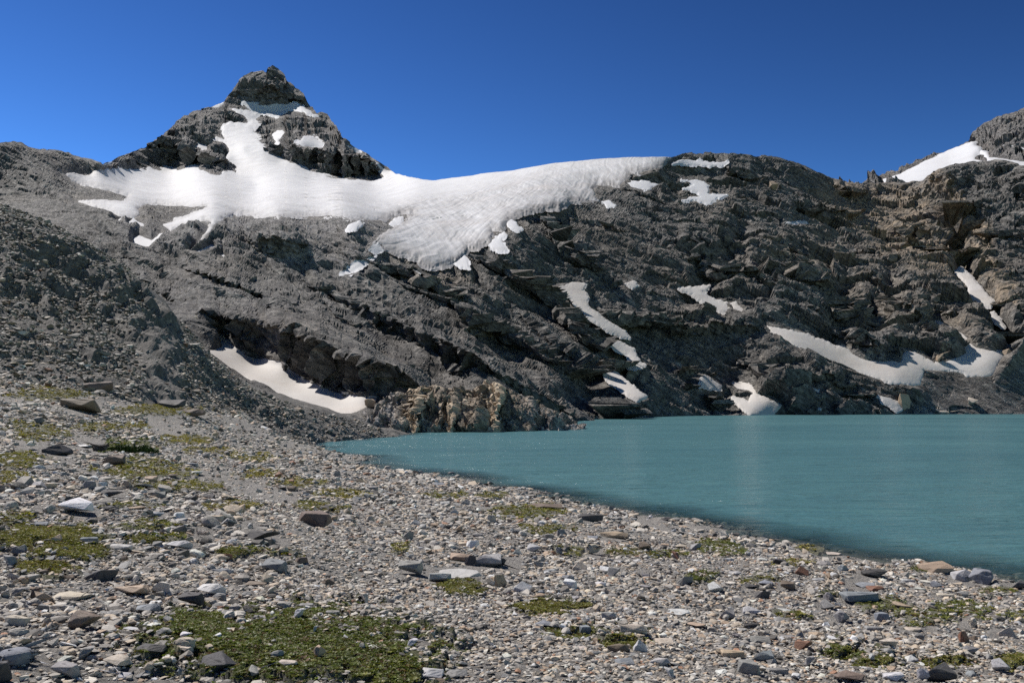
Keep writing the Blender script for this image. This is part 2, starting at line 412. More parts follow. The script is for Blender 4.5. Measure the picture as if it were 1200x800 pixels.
GLACIER = [(72, 203), (85, 203), (105, 206), (110, 200), (125, 198), (145, 197), (187, 199.5), (198, 195), (208, 199), (218, 197), (229, 193), (240, 201), (252, 204), (258, 204), (262, 199), (278, 203),
           (276, 195), (266, 188), (269, 180), (266, 172), (262, 167), (250, 164), (252, 160), (263, 163), (259, 155), (262, 147), (270, 145), (286, 147), (291, 143), (284, 136), (270, 128), (275, 127), (284, 131), (292, 131),
           (303, 131), (301, 140), (303, 145), (296, 151), (298, 157), (306, 160), (302, 163), (308, 170), (320, 179), (340, 190), (358, 196), (370, 203), (390, 208), (410, 210), (435, 211), (449, 207),
           (446, 200), (437, 188), (443, 190), (450, 197), (457, 201), (468, 202), (480, 204), (500, 207), (512, 206), (550, 200), (600, 194), (650, 187), (700, 182), (740, 179), (781, 180),
           (783, 186), (778, 192), (765, 199), (745, 203), (738, 202), (734, 210), (728, 216), (700, 217), (696, 222), (700, 234), (688, 236), (668, 235), (665, 240), (655, 243), (645, 244), (628, 245),
           (612, 250), (600, 254), (594, 260), (588, 269), (577, 270), (575, 283), (565, 285), (560, 290), (548, 290), (545, 297), (535, 305), (528, 310), (510, 313), (495, 311), (490, 304), (478, 300), (468, 297),
           (455, 292), (447, 288), (440, 284), (455, 270), (475, 259), (484, 250), (470, 250), (460, 254), (440, 259), (425, 257), (405, 255), (390, 253), (360, 252), (320, 253), (272, 251), (262, 256), (254, 264),
           (247, 273), (238, 283), (228, 291), (223, 294), (232, 281), (240, 270), (246, 261), (240, 258), (228, 262), (214, 266), (200, 272), (190, 264), (205, 256), (225, 250), (243, 242), (225, 243), (200, 241), (185, 240),
           (170, 240), (162, 245), (164, 252), (157, 257), (145, 255), (138, 254), (125, 248), (105, 242), (88, 236), (100, 235), (125, 233.5), (145, 234), (148, 230), (140, 227), (125, 223), (108, 220), (95, 217), (85, 211)]
PATCHES = [
 ([(280, 115), (290, 119), (305, 123), (320, 122), (345, 121), (355, 125), (368, 133), (373, 135), (360, 132.5), (345, 130), (338, 131), (333, 134), (325, 139), (318, 138), (305, 132), (295, 131), (288, 126)], 'shaded bluish snow band right under the dark summit tower of the peak', 0),
 ([(319, 158), (324, 152), (332, 151), (333, 156), (328, 163), (325, 167), (321, 164)], 'small upright white snow patch on the peak just right of its snow couloir', 0),
 ([(347, 166), (358, 160), (368, 159), (372, 163), (380, 168), (378, 173), (365, 173), (352, 170)], 'bright white snow patch in the middle of the right face of the peak', 0),
 ([(226, 173), (234, 168), (243, 171), (243, 175), (234, 176)], 'small white snow patch on the dark left face of the peak', 0),
 ([(249, 125), (262, 119), (264, 121), (256, 126)], 'thin snow sliver on the left shoulder below the summit tower', 0),
 ([(121, 193), (132, 188), (134, 190), (128, 193)], 'tiny snow sliver in the notch between left ridge and peak', 0),
 ([(407, 170), (420, 174), (424, 179), (417, 179)], 'small snow streak on the right skyline ridge of the peak', 0),
 ([(150, 260), (156, 256), (168, 261), (170, 265), (165, 268), (160, 263), (151, 266)], 'ragged snow scrap in the grey gully below the left end of the glacier', 0),
 ([(133, 262), (143, 254), (142, 262), (136, 264)], 'tiny snow scrap touching the lower left corner of the glacier', 0),
 ([(156, 279), (163, 275), (178, 281), (188, 273), (192, 274), (184, 284), (170, 292), (156, 291)], 'forked grey snow streak in the rocks under the left end of the glacier', 0),
 ([(219, 297), (235, 292), (248, 286), (252, 288), (250, 294), (240, 298), (233, 299)], 'wedge of clean snow at the foot of the narrow ice streak', 0),
 ([(253, 300), (261, 297), (268, 301), (262, 304)], 'small snow spot just right of the clean snow wedge', 0),
 ([(406, 269), (412, 262), (422, 257), (426, 262), (418, 269)], 'white snow lump below the left side of the hanging ice', 0),
 ([(457, 263), (464, 256), (471, 255), (471, 263), (461, 266)], 'white snow lump on rock close beside the glacier tongue', 0),
 ([(399, 321), (415, 308), (428, 304), (440, 299), (432, 308), (420, 314), (410, 321)], 'narrow strip of pale ice on rock left of the glacier snout', 0),
 ([(434, 293), (442, 285), (448, 293), (441, 297)], 'small white triangle of snow at the left edge of the glacier tongue', 0),
 ([(478, 321), (485, 316), (492, 320), (485, 324)], 'small snow spot below the glacier snout', 0),
 ([(531, 308), (540, 302), (544, 300), (548, 305), (551, 315), (542, 313)], 'white snow triangle at the right tip of the glacier snout', 0),
 ([(574, 286), (578, 280), (585, 276), (590, 272), (593, 275), (588, 282), (592, 289), (595, 294), (585, 295), (576, 292)], 'white snow patch along the right flank of the glacier tongue', 0),
 ([(593, 259), (598, 257), (605, 262), (612, 269), (605, 271), (598, 266)], 'short white snow strip high on the right flank of the glacier tongue', 0),
 ([(734, 214), (745, 212), (760, 213), (771, 217), (760, 221), (750, 221), (740, 218)], 'cream snow patch at the right end of the glacier ice', 0),
 ([(789, 192), (800, 188), (815, 188), (820, 185), (824, 190), (835, 191), (853, 189), (846, 194), (825, 194), (800, 192)], 'long thin snow patch just under the top of the rounded rock summit', 0),
 ([(799, 211), (812, 210), (825, 212), (830, 216), (831, 224), (829, 226), (838, 228), (851, 229), (841, 233), (832, 239), (820, 238), (817, 235), (799, 235), (810, 231), (820, 230), (817, 225), (802, 221), (812, 217), (809, 214)], 'hook shaped snow patch below the rounded rock summit', 0),
 ([(706, 237), (714, 235), (721, 241), (712, 241)], 'tiny snow patch on brownish rock below the right glacier edge', 0),
 ([(921, 261), (935, 258), (945, 259), (956, 266), (940, 264)], 'small thin snow streak alone high on the right rock face', 0),
 ([(655, 334), (662, 336), (670, 332), (687, 333), (683, 340), (689, 348), (686, 355), (692, 362), (702, 368), (710, 376), (722, 383), (732, 388), (738, 396), (728, 394), (715, 388), (700, 378), (688, 369), (679, 360), (669, 348), (661, 340)], 'long snow strip at the top of the diagonal gully', 1),
 ([(712, 402), (722, 400), (732, 403), (742, 409), (747, 420), (751, 425), (756, 428), (745, 431), (736, 431), (738, 420), (736, 416), (725, 410)], 'short bent snow patch in the middle of the diagonal gully', 1),
 ([(709, 436), (720, 436), (728, 442), (740, 451), (750, 460), (758, 464), (748, 469), (740, 465), (728, 457), (715, 449), (711, 443)], 'lowest snow strip of the diagonal gully above the lake', 1),
 ([(734, 332), (742, 330), (748, 334), (742, 337)], 'tiny snow spot between the gully strip and the tapering snow patch', 1),
 ([(796, 338), (812, 337), (831, 335), (827, 341), (823, 341), (828, 347), (840, 352), (850, 355), (855, 361), (848, 366), (838, 362), (825, 355), (812, 345)], 'tapering snow patch in a hollow at the centre of the rock wall', 1),
 ([(857, 355), (862, 355), (871, 362), (869, 365), (860, 362)], 'tiny snow patch at the lower tip of the tapering one', 1),
 ([(896, 380), (905, 383), (920, 385), (940, 390), (955, 396), (970, 401), (980, 406), (990, 406), (1000, 415), (1012, 421), (1030, 423), (1055, 424), (1058, 420), (1057, 416), (1064, 412), (1072, 413), (1080, 417), (1085, 421), (1095, 425), (1110, 423), (1122, 419), (1132, 413), (1130, 406), (1137, 402), (1145, 407), (1160, 410), (1176, 411), (1176, 418), (1169, 426), (1166, 434), (1163, 440), (1150, 441), (1145, 440), (1133, 441), (1130, 437), (1118, 434), (1105, 434), (1082, 433), (1081, 440), (1078, 451), (1070, 452), (1050, 449), (1030, 444), (1010, 438), (1000, 433), (985, 426), (970, 421), (950, 413), (930, 405), (912, 393)], 'biggest cream snowfield stretched along the foot of the right rock wall', 1),
 ([(1120, 317), (1126, 314), (1135, 321), (1147, 334), (1155, 344), (1163, 351), (1161, 359), (1153, 359), (1145, 354), (1137, 347), (1136, 335)], 'half shaded snow patch in the steep cleft of the right wall', 1),
 ([(1161, 366), (1165, 366), (1172, 374), (1177, 383), (1168, 378), (1161, 372)], 'thin snow streak below the cleft of the right wall', 1),
 ([(1092, 374), (1100, 375), (1115, 383), (1125, 389), (1134, 396), (1130, 398), (1118, 391), (1105, 384)], 'narrow diagonal snow line above the biggest snowfield', 1),
 ([(822, 443), (827, 440), (833, 445), (844, 451), (844, 456), (828, 454), (821, 452)], 'small square snow patch near the lake beside the triangular one', 1),
 ([(858, 448), (866, 447), (877, 449), (884, 456), (889, 464), (901, 469), (914, 475), (907, 483), (895, 485), (880, 485), (871, 479), (865, 473), (858, 465), (870, 468), (877, 470), (881, 466), (882, 460), (875, 456), (864, 455)], 'triangular snow patch that reaches down to the lake shore', 1),
 ([(948, 456), (960, 457), (961, 464), (953, 463)], 'tiny snow patch in a hollow above the far shore', 1),
 ([(1029, 463), (1042, 466), (1053, 471), (1057, 479), (1051, 481), (1044, 475), (1034, 470)], 'small snow streak below the left half of the biggest snowfield', 1),
 ([(228, 405), (245, 410), (255, 409), (261, 405), (256, 394), (258, 391), (263, 394), (276, 407), (290, 417), (305, 421), (322, 423), (336, 429), (351, 441), (371, 451), (390, 459), (420, 464), (441, 467), (440, 470), (425, 479), (412, 484), (400, 484), (385, 483), (375, 482), (350, 470), (330, 464), (310, 454), (290, 444), (270, 432), (250, 418)], 'white snow ramp under the overhanging dark cliff left of the lake', 1)]

GL_SD = sdf(U, V, GLACIER)
MASK = sstep(-2.0, 4.0, GL_SD); MASKW = sstep(-9.0, 2.0, GL_SD)
PS = []
for poly, lab, kind in PATCHES:
    pa = np.array(poly); lo = pa.min(0) - 14; hi = pa.max(0) + 14
    cs = np.where((ucol > lo[0]) & (ucol < hi[0]))[0]; c0, c1 = cs[0], cs[-1] + 1
    rs = np.where(((V[:, c0:c1] > lo[1]) & (V[:, c0:c1] < hi[1])).any(1))[0]; r0, r1 = rs[0], rs[-1] + 1
    sd = sdf(U[r0:r1, c0:c1], V[r0:r1, c0:c1], poly)
    MASK[r0:r1, c0:c1] = np.maximum(MASK[r0:r1, c0:c1], sstep(-2.0, 2.0, sd)); MASKW[r0:r1, c0:c1] = np.maximum(MASKW[r0:r1, c0:c1], sstep(-12 if kind else -6, 1.0, sd))
    PS.append((poly, lab, kind, r0, r1, c0, c1, sd))

def rock_step(D, edge, face, top_px, lean, wob=1.5, small=False):
    """a wall: upright (slightly overhanging) face of the given height in pixels under a brow line, ground falling back behind the brow"""
    e = np.array(edge, float); ve = np.interp(ucol, e[:, 0], e[:, 1]); fa = np.interp(ucol, e[:, 0], face, left=0, right=0)
    q = np.stack([ucol / 9, 0 * ucol, 0 * ucol], -1)
    ve = ve + wob * vnoise(q, int(edge[0][0])) + 0.6 * wob * vnoise(q * 2.7, int(edge[0][0]) + 1)
    fa = fa * (1 + 0.15 * vnoise(q * 1.7, 9))
    rr_ = np.clip(((vbot - ve - 0.5 * fa) / (vbot - vtop) * (NR - 1)), 0, NR - 1).astype(int); rr2 = np.clip(((vbot - ve) / (vbot - vtop) * (NR - 1)), 0, NR - 1).astype(int)
    ar = np.arange(NC); snow_ = np.maximum(MASKW[rr_, ar], MASKW[rr2, ar])
    if small: fa = fa * (1 - snow_)
    for i in np.where(fa > 1)[0]:
        v = V[:, i]; col = D[:, i].copy()          # v falls as the row index grows
        yb = np.interp(ve[i] + fa[i], v[::-1], col[::-1]); ye = np.interp(ve[i], v[::-1], col[::-1])
        d = v - ve[i]; k = min(1.0, fa[i] / 8.0)
        on = (d >= 0) & (d < fa[i]); ab = d < 0
        f = np.clip(d / fa[i], 0, 1)
        top = yb - lean * k
        D[on, i] = (yb - lean * k * (1 - f) ** 0.8)[on]
        D[ab, i] = (col - (ye - top) * np.exp(d / top_px) * (1 - MASKW[:, i]))[ab]
    return D
rs_ = random.Random(21)
def in_zone(u, v):
    return (u > 130 and v > 262 and v > np.interp(u, [130, 240, 440, 540, 680, 780], [280, 300, 315, 320, 250, 190]) and u < 760) or (u > 700 and v > np.interp(u, [700, 780, 850, 950, 1020, 1100, 1200], [225, 200, 190, 205, 225, 210, 205]))
nst = 0; mids_ = []; tr_ = 0
while nst < 56 and tr_ < 4000:
    tr_ += 1
    u_ = rs_.uniform(140, 1230); v_ = rs_.uniform(195, 476)
    if not in_zone(u_, v_) or (1080 < u_ and 430 < v_): continue
    mid_ = u_ < 720 - (v_ - 300) * 0.2
    L_ = rs_.uniform(50, 170) if mid_ else rs_.uniform(30, 100); sl = rs_.uniform(0.38, 0.62) if mid_ else (rs_.uniform(0.25, 0.6) if u_ < 930 else rs_.uniform(-0.1, 0.6))
    n_ = 6; e_ = []; vv_ = v_ - sl * L_ / 2
    for k_ in range(n_ + 1):
        e_.append((u_ - L_ / 2 + L_ * k_ / n_, vv_)); vv_ += sl * L_ / n_ * rs_.uniform(0.3, 1.7)
    if e_[-1][1] > 478 or any(abs(u_ - a_) < 70 and abs(v_ - b_) < (13 if mid_ else 15) for a_, b_ in mids_): continue
    mids_.append((u_, v_))
    h_ = rs_.uniform(2.5, 6) if mid_ else rs_.uniform(4, 10)
    f_ = [0.5] + [h_ * rs_.uniform(0.5, 1.2) for _ in range(n_ - 1)] + [0.5]
    D = rock_step(D, e_, f_, h_ * rs_.uniform(0.9, 1.6), 0.05 * h_ * rs_.uniform(0.2, 1.0), 0.8 if mid_ else 2.4, True); nst += 1
for st_ in [([(236, 368), (245, 371), (262, 372), (280, 374), (320, 384), (360, 399), (400, 419), (440, 436), (480, 454), (500, 462)], [2, 7, 17, 32, 38, 44, 42, 27, 8, 3], 26, 0.7),
            ([(384, 338), (425, 354), (460, 371), (500, 389), (530, 409), (565, 424), (600, 444), (650, 470), (670, 478)], [3, 14, 20, 24, 27, 26, 18, 10, 3], 26, 2.6),
            ([(290, 280), (305, 281), (322, 279), (345, 284), (360, 287)], [2, 12, 17, 13, 2], 12, 2),
            ([(560, 296), (600, 306), (640, 330), (672, 362), (705, 396), (735, 418)], [2, 8, 12, 12, 8, 2], 20, 1.5, 2.5),
            ([(640, 250), (662, 262), (690, 290), (705, 312)], [3, 14, 18, 4], 14, 4),
            ([(470, 330), (520, 345), (560, 362), (620, 392), (660, 420)], [2, 7, 10, 10, 2], 16, 1.5),
            ([(190, 312), (240, 322), (300, 340), (350, 356)], [2, 6, 8, 2], 14, 1.5),
            ([(420, 300), (470, 312), (500, 322), (540, 336)], [2, 6, 8, 2], 12, 1.5),
            ([(800, 288), (850, 304), (880, 320), (905, 342)], [3, 12, 14, 4], 18, 2.5, 3.0),
            ([(915, 318), (955, 334), (1000, 356), (1030, 374)], [3, 15, 16, 4], 20, 3, 3.0),
            ([(1028, 340), (1048, 350), (1075, 368), (1095, 388)], [3, 18, 16, 4], 14, 3, 3.0),
            ([(780, 372), (820, 378), (860, 380), (885, 384)], [3, 12, 12, 3], 14, 3),
            ([(690, 352), (740, 362), (790, 368)], [2, 10, 2], 12, 2),
            ([(870, 418), (920, 428), (970, 440), (1010, 448)], [2, 9, 9, 2], 12, 2),
            ([(160, 168), (190, 170), (225, 180), (262, 192)], [2, 16, 15, 3], 14, 8),
            ([(302, 166), (320, 174), (350, 172), (400, 180), (440, 190), (450, 196)], [3, 12, 21, 26, 18, 4], 18, 10),
            ([(268, 108), (285, 104), (330, 104), (365, 116)], [2, 9, 11, 3], 10, 6)]:
    D = rock_step(D, *st_, small=(st_[0][0][1] > 240 and st_[0][0][0] > 500) or st_[0][0][1] < 200)
B = at(U, V, D)
PX = D / F
N = grid_normals(B)
flip = np.where((N[..., 1] > 0) & (N[..., 2] < 0.2), -1.0, 1.0)
N = np.where(N[..., 2:3] < 0, -N, N)
N0 = N.copy()
vd = B - np.array([0, 0, EYE]); vd /= np.linalg.norm(vd, axis=-1, keepdims=True)
N = N - 0.35 * vd; N /= np.linalg.norm(N, axis=-1, keepdims=True)

def region(poly, soft):
    return sstep(-soft, soft, sdf(U, V, poly))
# gentle debris (low relief) and rock character zones
SMOOTH = np.maximum.reduce([region([(1082, 436), (1130, 440), (1165, 441), (1185, 425), (1260, 420), (1400, 430), (1400, 510), (1040, 500), (1075, 470)], 10),
                            0.3 * region([(-170, 235), (60, 222), (110, 245), (160, 270), (185, 300), (160, 330), (60, 300), (-170, 330)], 14),
                            0.3 * region([(150, 300), (270, 305), (330, 335), (300, 365), (230, 390), (180, 350)], 16)])
PEAK = region([(118, 193), (200, 100), (318, 40), (420, 120), (470, 206), (400, 215), (280, 207), (190, 203), (125, 197)], 8)
RIGHT = sstep(740, 830, U - (V - 300) * 0.35)
BUFF = np.clip(0.85 * region([(985, 212), (1080, 214), (1110, 240), (1130, 275), (1140, 320), (1090, 330), (1040, 300), (1000, 260), (960, 230)], 16)
               + 0.95 * region([(1082, 206), (1100, 198), (1130, 225), (1128, 238), (1160, 260), (1165, 300), (1190, 340), (1200, 385), (1165, 350), (1140, 290), (1120, 245)], 7)
               + 0.35 * region([(860, 300), (990, 260), (1060, 330), (1140, 370), (1180, 400), (1080, 400), (1030, 380), (990, 350), (930, 340)], 25)
               + 0.5 * region([(560, 320), (520, 312), (480, 325), (510, 338)], 8), 0, 1)
PALE = np.clip(0.5 * region([(250, 255), (420, 256), (480, 262), (440, 300), (420, 325), (330, 312), (270, 303), (230, 300), (150, 300), (140, 262), (200, 270)], 10)
               + 0.15 * SMOOTH, 0, 1)

def fade(lam, px): return np.clip((lam / px - 1.5) / 2.0, 0, 1)
def terrain_relief(P, px):
    big = 6.5 * fbm(P, 150, 2, 3) * (1 - 0.3 * PEAK)
    W = P + np.stack([3 * vnoise(P / 9, 81), 3 * vnoise(P / 9, 82), 3 * vnoise(P / 9, 83)], -1)
    Wst = W @ np.array([[0.75, 0, 0.2], [0, 1, 0], [0.2, 0, 1.35]])
    b1 = 22 * blocks(Wst, 22, 5); b2 = 8 * blocks(Wst, 8, 6) * fade(8, px); b3 = 3.2 * blocks(Wst, 3.2, 7) * fade(3.2, px)
    L = 1 - RIGHT
    mid = L * (0.26 * 20 * ledges(P, (0.55, 0.10, 0.82), 20, 11, px, 0.3, 0.35) + 0.04 * b1) + RIGHT * (0.08 * 26 * ledges(P, (0.22, 0.25, 0.93), 26, 41, px, 0.35) + 0.27 * b1)
    mid += PEAK * (0.28 * 40 * ledges(P, (-0.35, 0.2, 0.9), 40, 91, px, 0.3) + 11 * blocks(P, 42, 92) + 2.5 * blocks(P, 16, 93) + 0.3 * 14 * ledges(P, (-0.3, 0.2, 0.9), 14, 94, px, 0.3))
    fine = L * (0.46 * 7.5 * ledges(P, (0.57, 0.10, 0.82), 7.5, 21, px, 0.25, 0.3) + 0.44 * 2.8 * ledges(P, (0.59, 0.12, 0.80), 2.8, 31, px, 0.25, 0.3) + 0.07 * b2 + 0.16 * b3)
    fine += RIGHT * (0.11 * 9 * ledges(P, (0.28, 0.3, 0.9), 9, 51, px, 0.3) + 0.10 * 3.2 * ledges(P, (0.3, 0.2, 0.9), 3.2, 61, px, 0.3) + 0.24 * b2 + 0.22 * b3)
    fine += 0.9 * fbm(P, 7, 4, 13, px, 0.55)
    k = 1 - 0.8 * SMOOTH; fine = fine * (1 - 0.6 * PEAK)
    return big * k, mid * k, fine * k
FACING = np.clip(0.55 + 1.1 * np.abs((N0 * vd).sum(-1)), 0.55, 1.0)
NEARSNOW = MASKW
bg_, md_, fn_ = terrain_relief(B, PX)
REL = (bg_ + md_ * FACING) * (1 - 0.9 * NEARSNOW) + fn_ * np.clip(FACING - 0.15, 0.38, 1) * (1 - 0.82 * NEARSNOW)
near = np.clip(D / 260.0, 0.35, 1.0)
REL *= near

def cliff(edge, face_px, top_px, amp):
    """a rock step: brow along the edge polyline, steep face below it, slow fall back above it; fades at both ends"""
    e = np.array(edge, float)
    vl = np.interp(U, e[:, 0], e[:, 1]) + 2.0 * vnoise(np.stack([U / 14, V * 0, V * 0], -1), int(amp * 7))
    d = V - vl
    f = np.where(d > 0, 1 - sstep(0, face_px, d), np.exp(np.minimum(d, 0) / top_px))
    ends = sstep(e[0, 0], e[0, 0] + 30, U) * (1 - sstep(e[-1, 0] - 30, e[-1, 0], U))
    return amp * f * ends * (0.75 + 0.35 * vnoise(np.stack([U / 30, V / 30, V * 0], -1), 5))
def gully(line, width, depth, ends=20):
    d, _ = seg_dist(U, V, line, False)
    return -depth * np.exp(-(d / width) ** 2)
REL += gully([(1105, 235), (1118, 265), (1128, 300), (1140, 330), (1165, 365), (1185, 395)], 11, 15)
REL += gully([(1045, 325), (1040, 360), (1020, 385)], 14, 8)
REL += gully([(990, 330), (985, 370), (978, 400)], 16, 9)
REL += gully([(868, 270), (855, 300), (838, 320), (815, 340)], 14, 8)
REL += gully([(640, 305), (665, 332), (700, 375), (735, 415), (752, 460)], 9, 5)
REL += gully([(660, 250), (672, 275), (685, 300)], 8, 8)
PXROUGH = np.clip(1 - 0.97 * MASK, 0, 1)
TOPF = sstep(0.0, 0.03, 1 - tt) * 0.75 + 0.25          # keep the traced skyline
REL = REL * PXROUGH * TOPF * (0.25 + 0.75 * sstep(0.0, 0.05, tt))
# snow hollows: sink the rock under the snow a little
REL -= MASK * 0.8 * np.clip(PX * 1.2, 0.1, 0.8)
P = B + N * REL[..., None]
SNOWBASE = B + N * (gully([(640, 305), (665, 332), (700, 375), (735, 415), (752, 460)], 8, 7) * 0)[..., None]

# rows behind the skyline so the ridges have a far side
back = []
for k, (dy, dz) in enumerate([(14, -1.5), (60, -16), (170, -70), (340, -170)]):
    q = P[-1].copy(); q[:, 1] += dy; q[:, 0] *= (q[:, 1]) / (q[:, 1] - dy); q[:, 2] += dz
    back.append(q)
skirt = P[0].copy(); skirt[:, 2] = -14.0
P[0, :, 2] = np.minimum(P[0, :, 2], -0.5)
PB = np.concatenate([skirt[None], P, np.stack(back)], 0)
def ext(a): return np.concatenate([a[:1], a, np.repeat(a[-1:], 4, 0)], 0)
attrsT = {'buff': ext(BUFF), 'pale': ext(PALE)}
UC = 0.5 * (ext(U)[:-1, :-1] + ext(U)[1:, 1:]); VC = 0.5 * (ext(V)[:-1, :-1] + ext(V)[1:, 1:])
def inpoly(poly): return seg_dist(UC, VC, poly)[1]
r_peak = inpoly([(119, 195), (122, 150), (250, 20), (420, 60), (475, 215), (430, 216), (270, 213), (180, 208), (119, 205)])
r_left = inpoly([(-300, 0), (122, 0), (119, 205), (150, 240), (180, 300), (150, 400), (-300, 600)]) & ~r_peak
r_right = inpoly([(783, 0), (1500, 0), (1500, 700), (690, 700), (755, 480), (735, 410), (650, 330), (640, 250), (730, 205)]) & ~r_peak
r_mid = ~(r_peak | r_left | r_right)
for nm, reg, mat in (('mountain', r_peak, M_PEAK), ('hillside', r_left, M_FACE), ('mountain_slope', r_mid, M_FACE), ('mountain_wall_terrain', r_right, M_FACE)):
    vv, ff, aa = compact(PB.reshape(-1, 3), grid_faces(*PB.shape[:2], reg), attrsT)
    nm2 = {'mountain_wall_terrain': 'rocky_hill', 'mountain_slope': 'rocky_terrain'}.get(nm, nm)
    o = link(bpy.data.objects.new(nm2, np_mesh(nm2, vv, ff, mat, False, aa))); tag(o, kind='structure')

# ------------------------------------------------------------------ snow: sheets lying on the terrain, thick in the middle, wedging out at the rim
def upsample(A, k):
    nr, nc = A.shape[:2]
    r = np.linspace(0, nr - 1, (nr - 1) * k + 1); q = np.linspace(0, nc - 1, (nc - 1) * k + 1)
    i = np.minimum(r.astype(int), nr - 2); a = (r - i).reshape(-1, 1, *[1] * (A.ndim - 2)); A2 = A[i] * (1 - a) + A[i + 1] * a
    j = np.minimum(q.astype(int), nc - 2); b = (q - j).reshape(1, -1, *[1] * (A.ndim - 2)); return A2[:, j] * (1 - b) + A2[:, j + 1] * b

for poly, lab, kind, r0, r1, c0, c1, sd in PS:
    k = 3
    r1 = min(r1, NR)
    b = upsample(B[r0:r1, c0:c1], k); n = upsample(N[r0:r1, c0:c1], k); d = upsample(D[r0:r1, c0:c1], k)
    u = upsample(U[r0:r1, c0:c1], k); v = upsample(V[r0:r1, c0:c1], k)
    rr = upsample(P[r0:r1, c0:c1], k)
    px = d / F
    s = sdf(u, v, poly) - (0.1 if kind else 0.7) + (0.9 if kind else 1.3) * vnoise(np.stack([u / 4, v / 4, 0 * u], -1), 44) + 0.5 * vnoise(np.stack([u / 1.7, v / 1.7, 0 * u], -1), 45)
    rise = np.where(s > 0, (0.5 if kind else 0.3) * (1 - np.exp(-s / 2.5)), s * 0.4) * px
    rise = np.clip(rise, -4 * px, 3)
    rise += np.where(s > 0, 0.25 * px * fbm(b, 9 if kind else 20, 3, 7), 0)
    gl = ((rr - b) * n).sum(-1)                    # the rock's own height there
    gl = np.where(s > 0, np.minimum(gl, 0.0) * 0.0, 0)
    q = b + n * rise[..., None]
    keep = (s[:-1, :-1] > -2.2) | (s[1:, 1:] > -2.2)
    vv, ff, aa = compact(q.reshape(-1, 3), grid_faces(*q.shape[:2], keep), {'ice': 0 * s})
    o = link(bpy.data.objects.new('snow_patch', np_mesh('snow_patch', vv, ff, M_SNOW if kind else M_HIGH, True, aa)))
    tag(o, lab, 'snow patch', 'snow patches on the mountain')

def make_glacier():
    k = 2
    rows = np.where((GL_SD > -6).any(1))[0]; cols = np.where((GL_SD > -6).any(0))[0]
    r0, r1, c0, c1 = rows[0], rows[-1] + 1, cols[0], cols[-1] + 1
    sl = np.s_[r0:r1, c0:c1]
    b = upsample(B[sl], k); n = upsample(N[sl], k); d = upsample(D[sl], k); u = upsample(U[sl], k); v = upsample(V[sl], k)
    s0 = upsample(GL_SD[sl], k); px = d / F
    s = s0 + 1.1 * vnoise(np.stack([u / 5, v / 5, 0 * u], -1), 54) + 0.6 * vnoise(np.stack([u / 2, v / 2, 0 * u], -1), 55)
    ice = sstep(690, 520, d) * sstep(430, 500, u + (v - 240) * 0.2) * 0.95 + 0.45 * sstep(800, 560, d)
    ice = np.clip(ice, 0, 1)
    rim = np.where(s > 0, 1.0 - np.exp(-s / 3.0), s * 0.8 / 3)
    rise = np.clip(rim * (0.9 + 2.2 * ice * sstep(760, 700, u)) * px, -4, 4)
    fl = np.stack([(b[..., 0] - 0.18 * b[..., 1]) / 2.6 + 1.3 * vnoise(b / 50, 60) + 0.5 * vnoise(b / 11, 66), b[..., 1] / 55, b[..., 2] / 22], -1)
    rise += np.where(s > 0, ice * (0.17 * vnoise(fl, 61) + 0.14 * vnoise(fl * 2.1, 62)), 0)
    rise += np.where(s > 0, 0.6 * fbm(b, 26, 4, 63, px), 0)
    # a few open crevasses on the convex bend
    cr = np.abs(vnoise(np.stack([b[..., 0] / 30 + b[..., 1] / 40, b[..., 1] / 7 - b[..., 0] / 18, b[..., 2] / 8], -1), 64))
    rise -= np.where((s > 3) & (ice > 0.5), 2.2 * np.clip(0.06 - cr, 0, 1) / 0.06 * sstep(0.1, 0.5, vnoise(b / 40, 65)), 0)
    q = b + n * rise[..., None]
    topr = sstep(1.2, 0.0, v - np.interp(u, ucol, vtop))
    grime = np.clip(ice * sstep(11, 1, s) * 0.8 + sstep(5, 0, s) * 0.4 * sstep(700, 600, d), 0, 1)
    keep = (s[:-1, :-1] > -2.5) | (s[1:, 1:] > -2.5)
    nr, nc = q.shape[:2]
    # fold the back of the skyline over
    tail = q[-1] + np.stack([0 * u[-1], 10 + 0 * u[-1], -3 + 0 * u[-1]], -1)
    tail2 = q[-1] + np.stack([0 * u[-1], 40 + 0 * u[-1], -14 + 0 * u[-1]], -1)
    q = np.concatenate([q, tail[None], tail2[None]]); ice = np.concatenate([ice, ice[-1:], ice[-1:]]); grime = np.concatenate([grime, grime[-1:], grime[-1:]])
    kp = np.concatenate([keep, (s[-1, :-1] > -1)[None], (s[-1, :-1] > -1)[None]])
    vv, ff, aa = compact(q.reshape(-1, 3), grid_faces(nr + 2, nc, kp), {'ice': ice, 'grime': grime})
    o = link(bpy.data.objects.new('glacier', np_mesh('glacier', vv, ff, M_GLAC, True, aa)))
    tag(o, 'white glacier spread below the pointed peak with its ribbed tongue hanging over the rocks', 'glacier')
make_glacier()

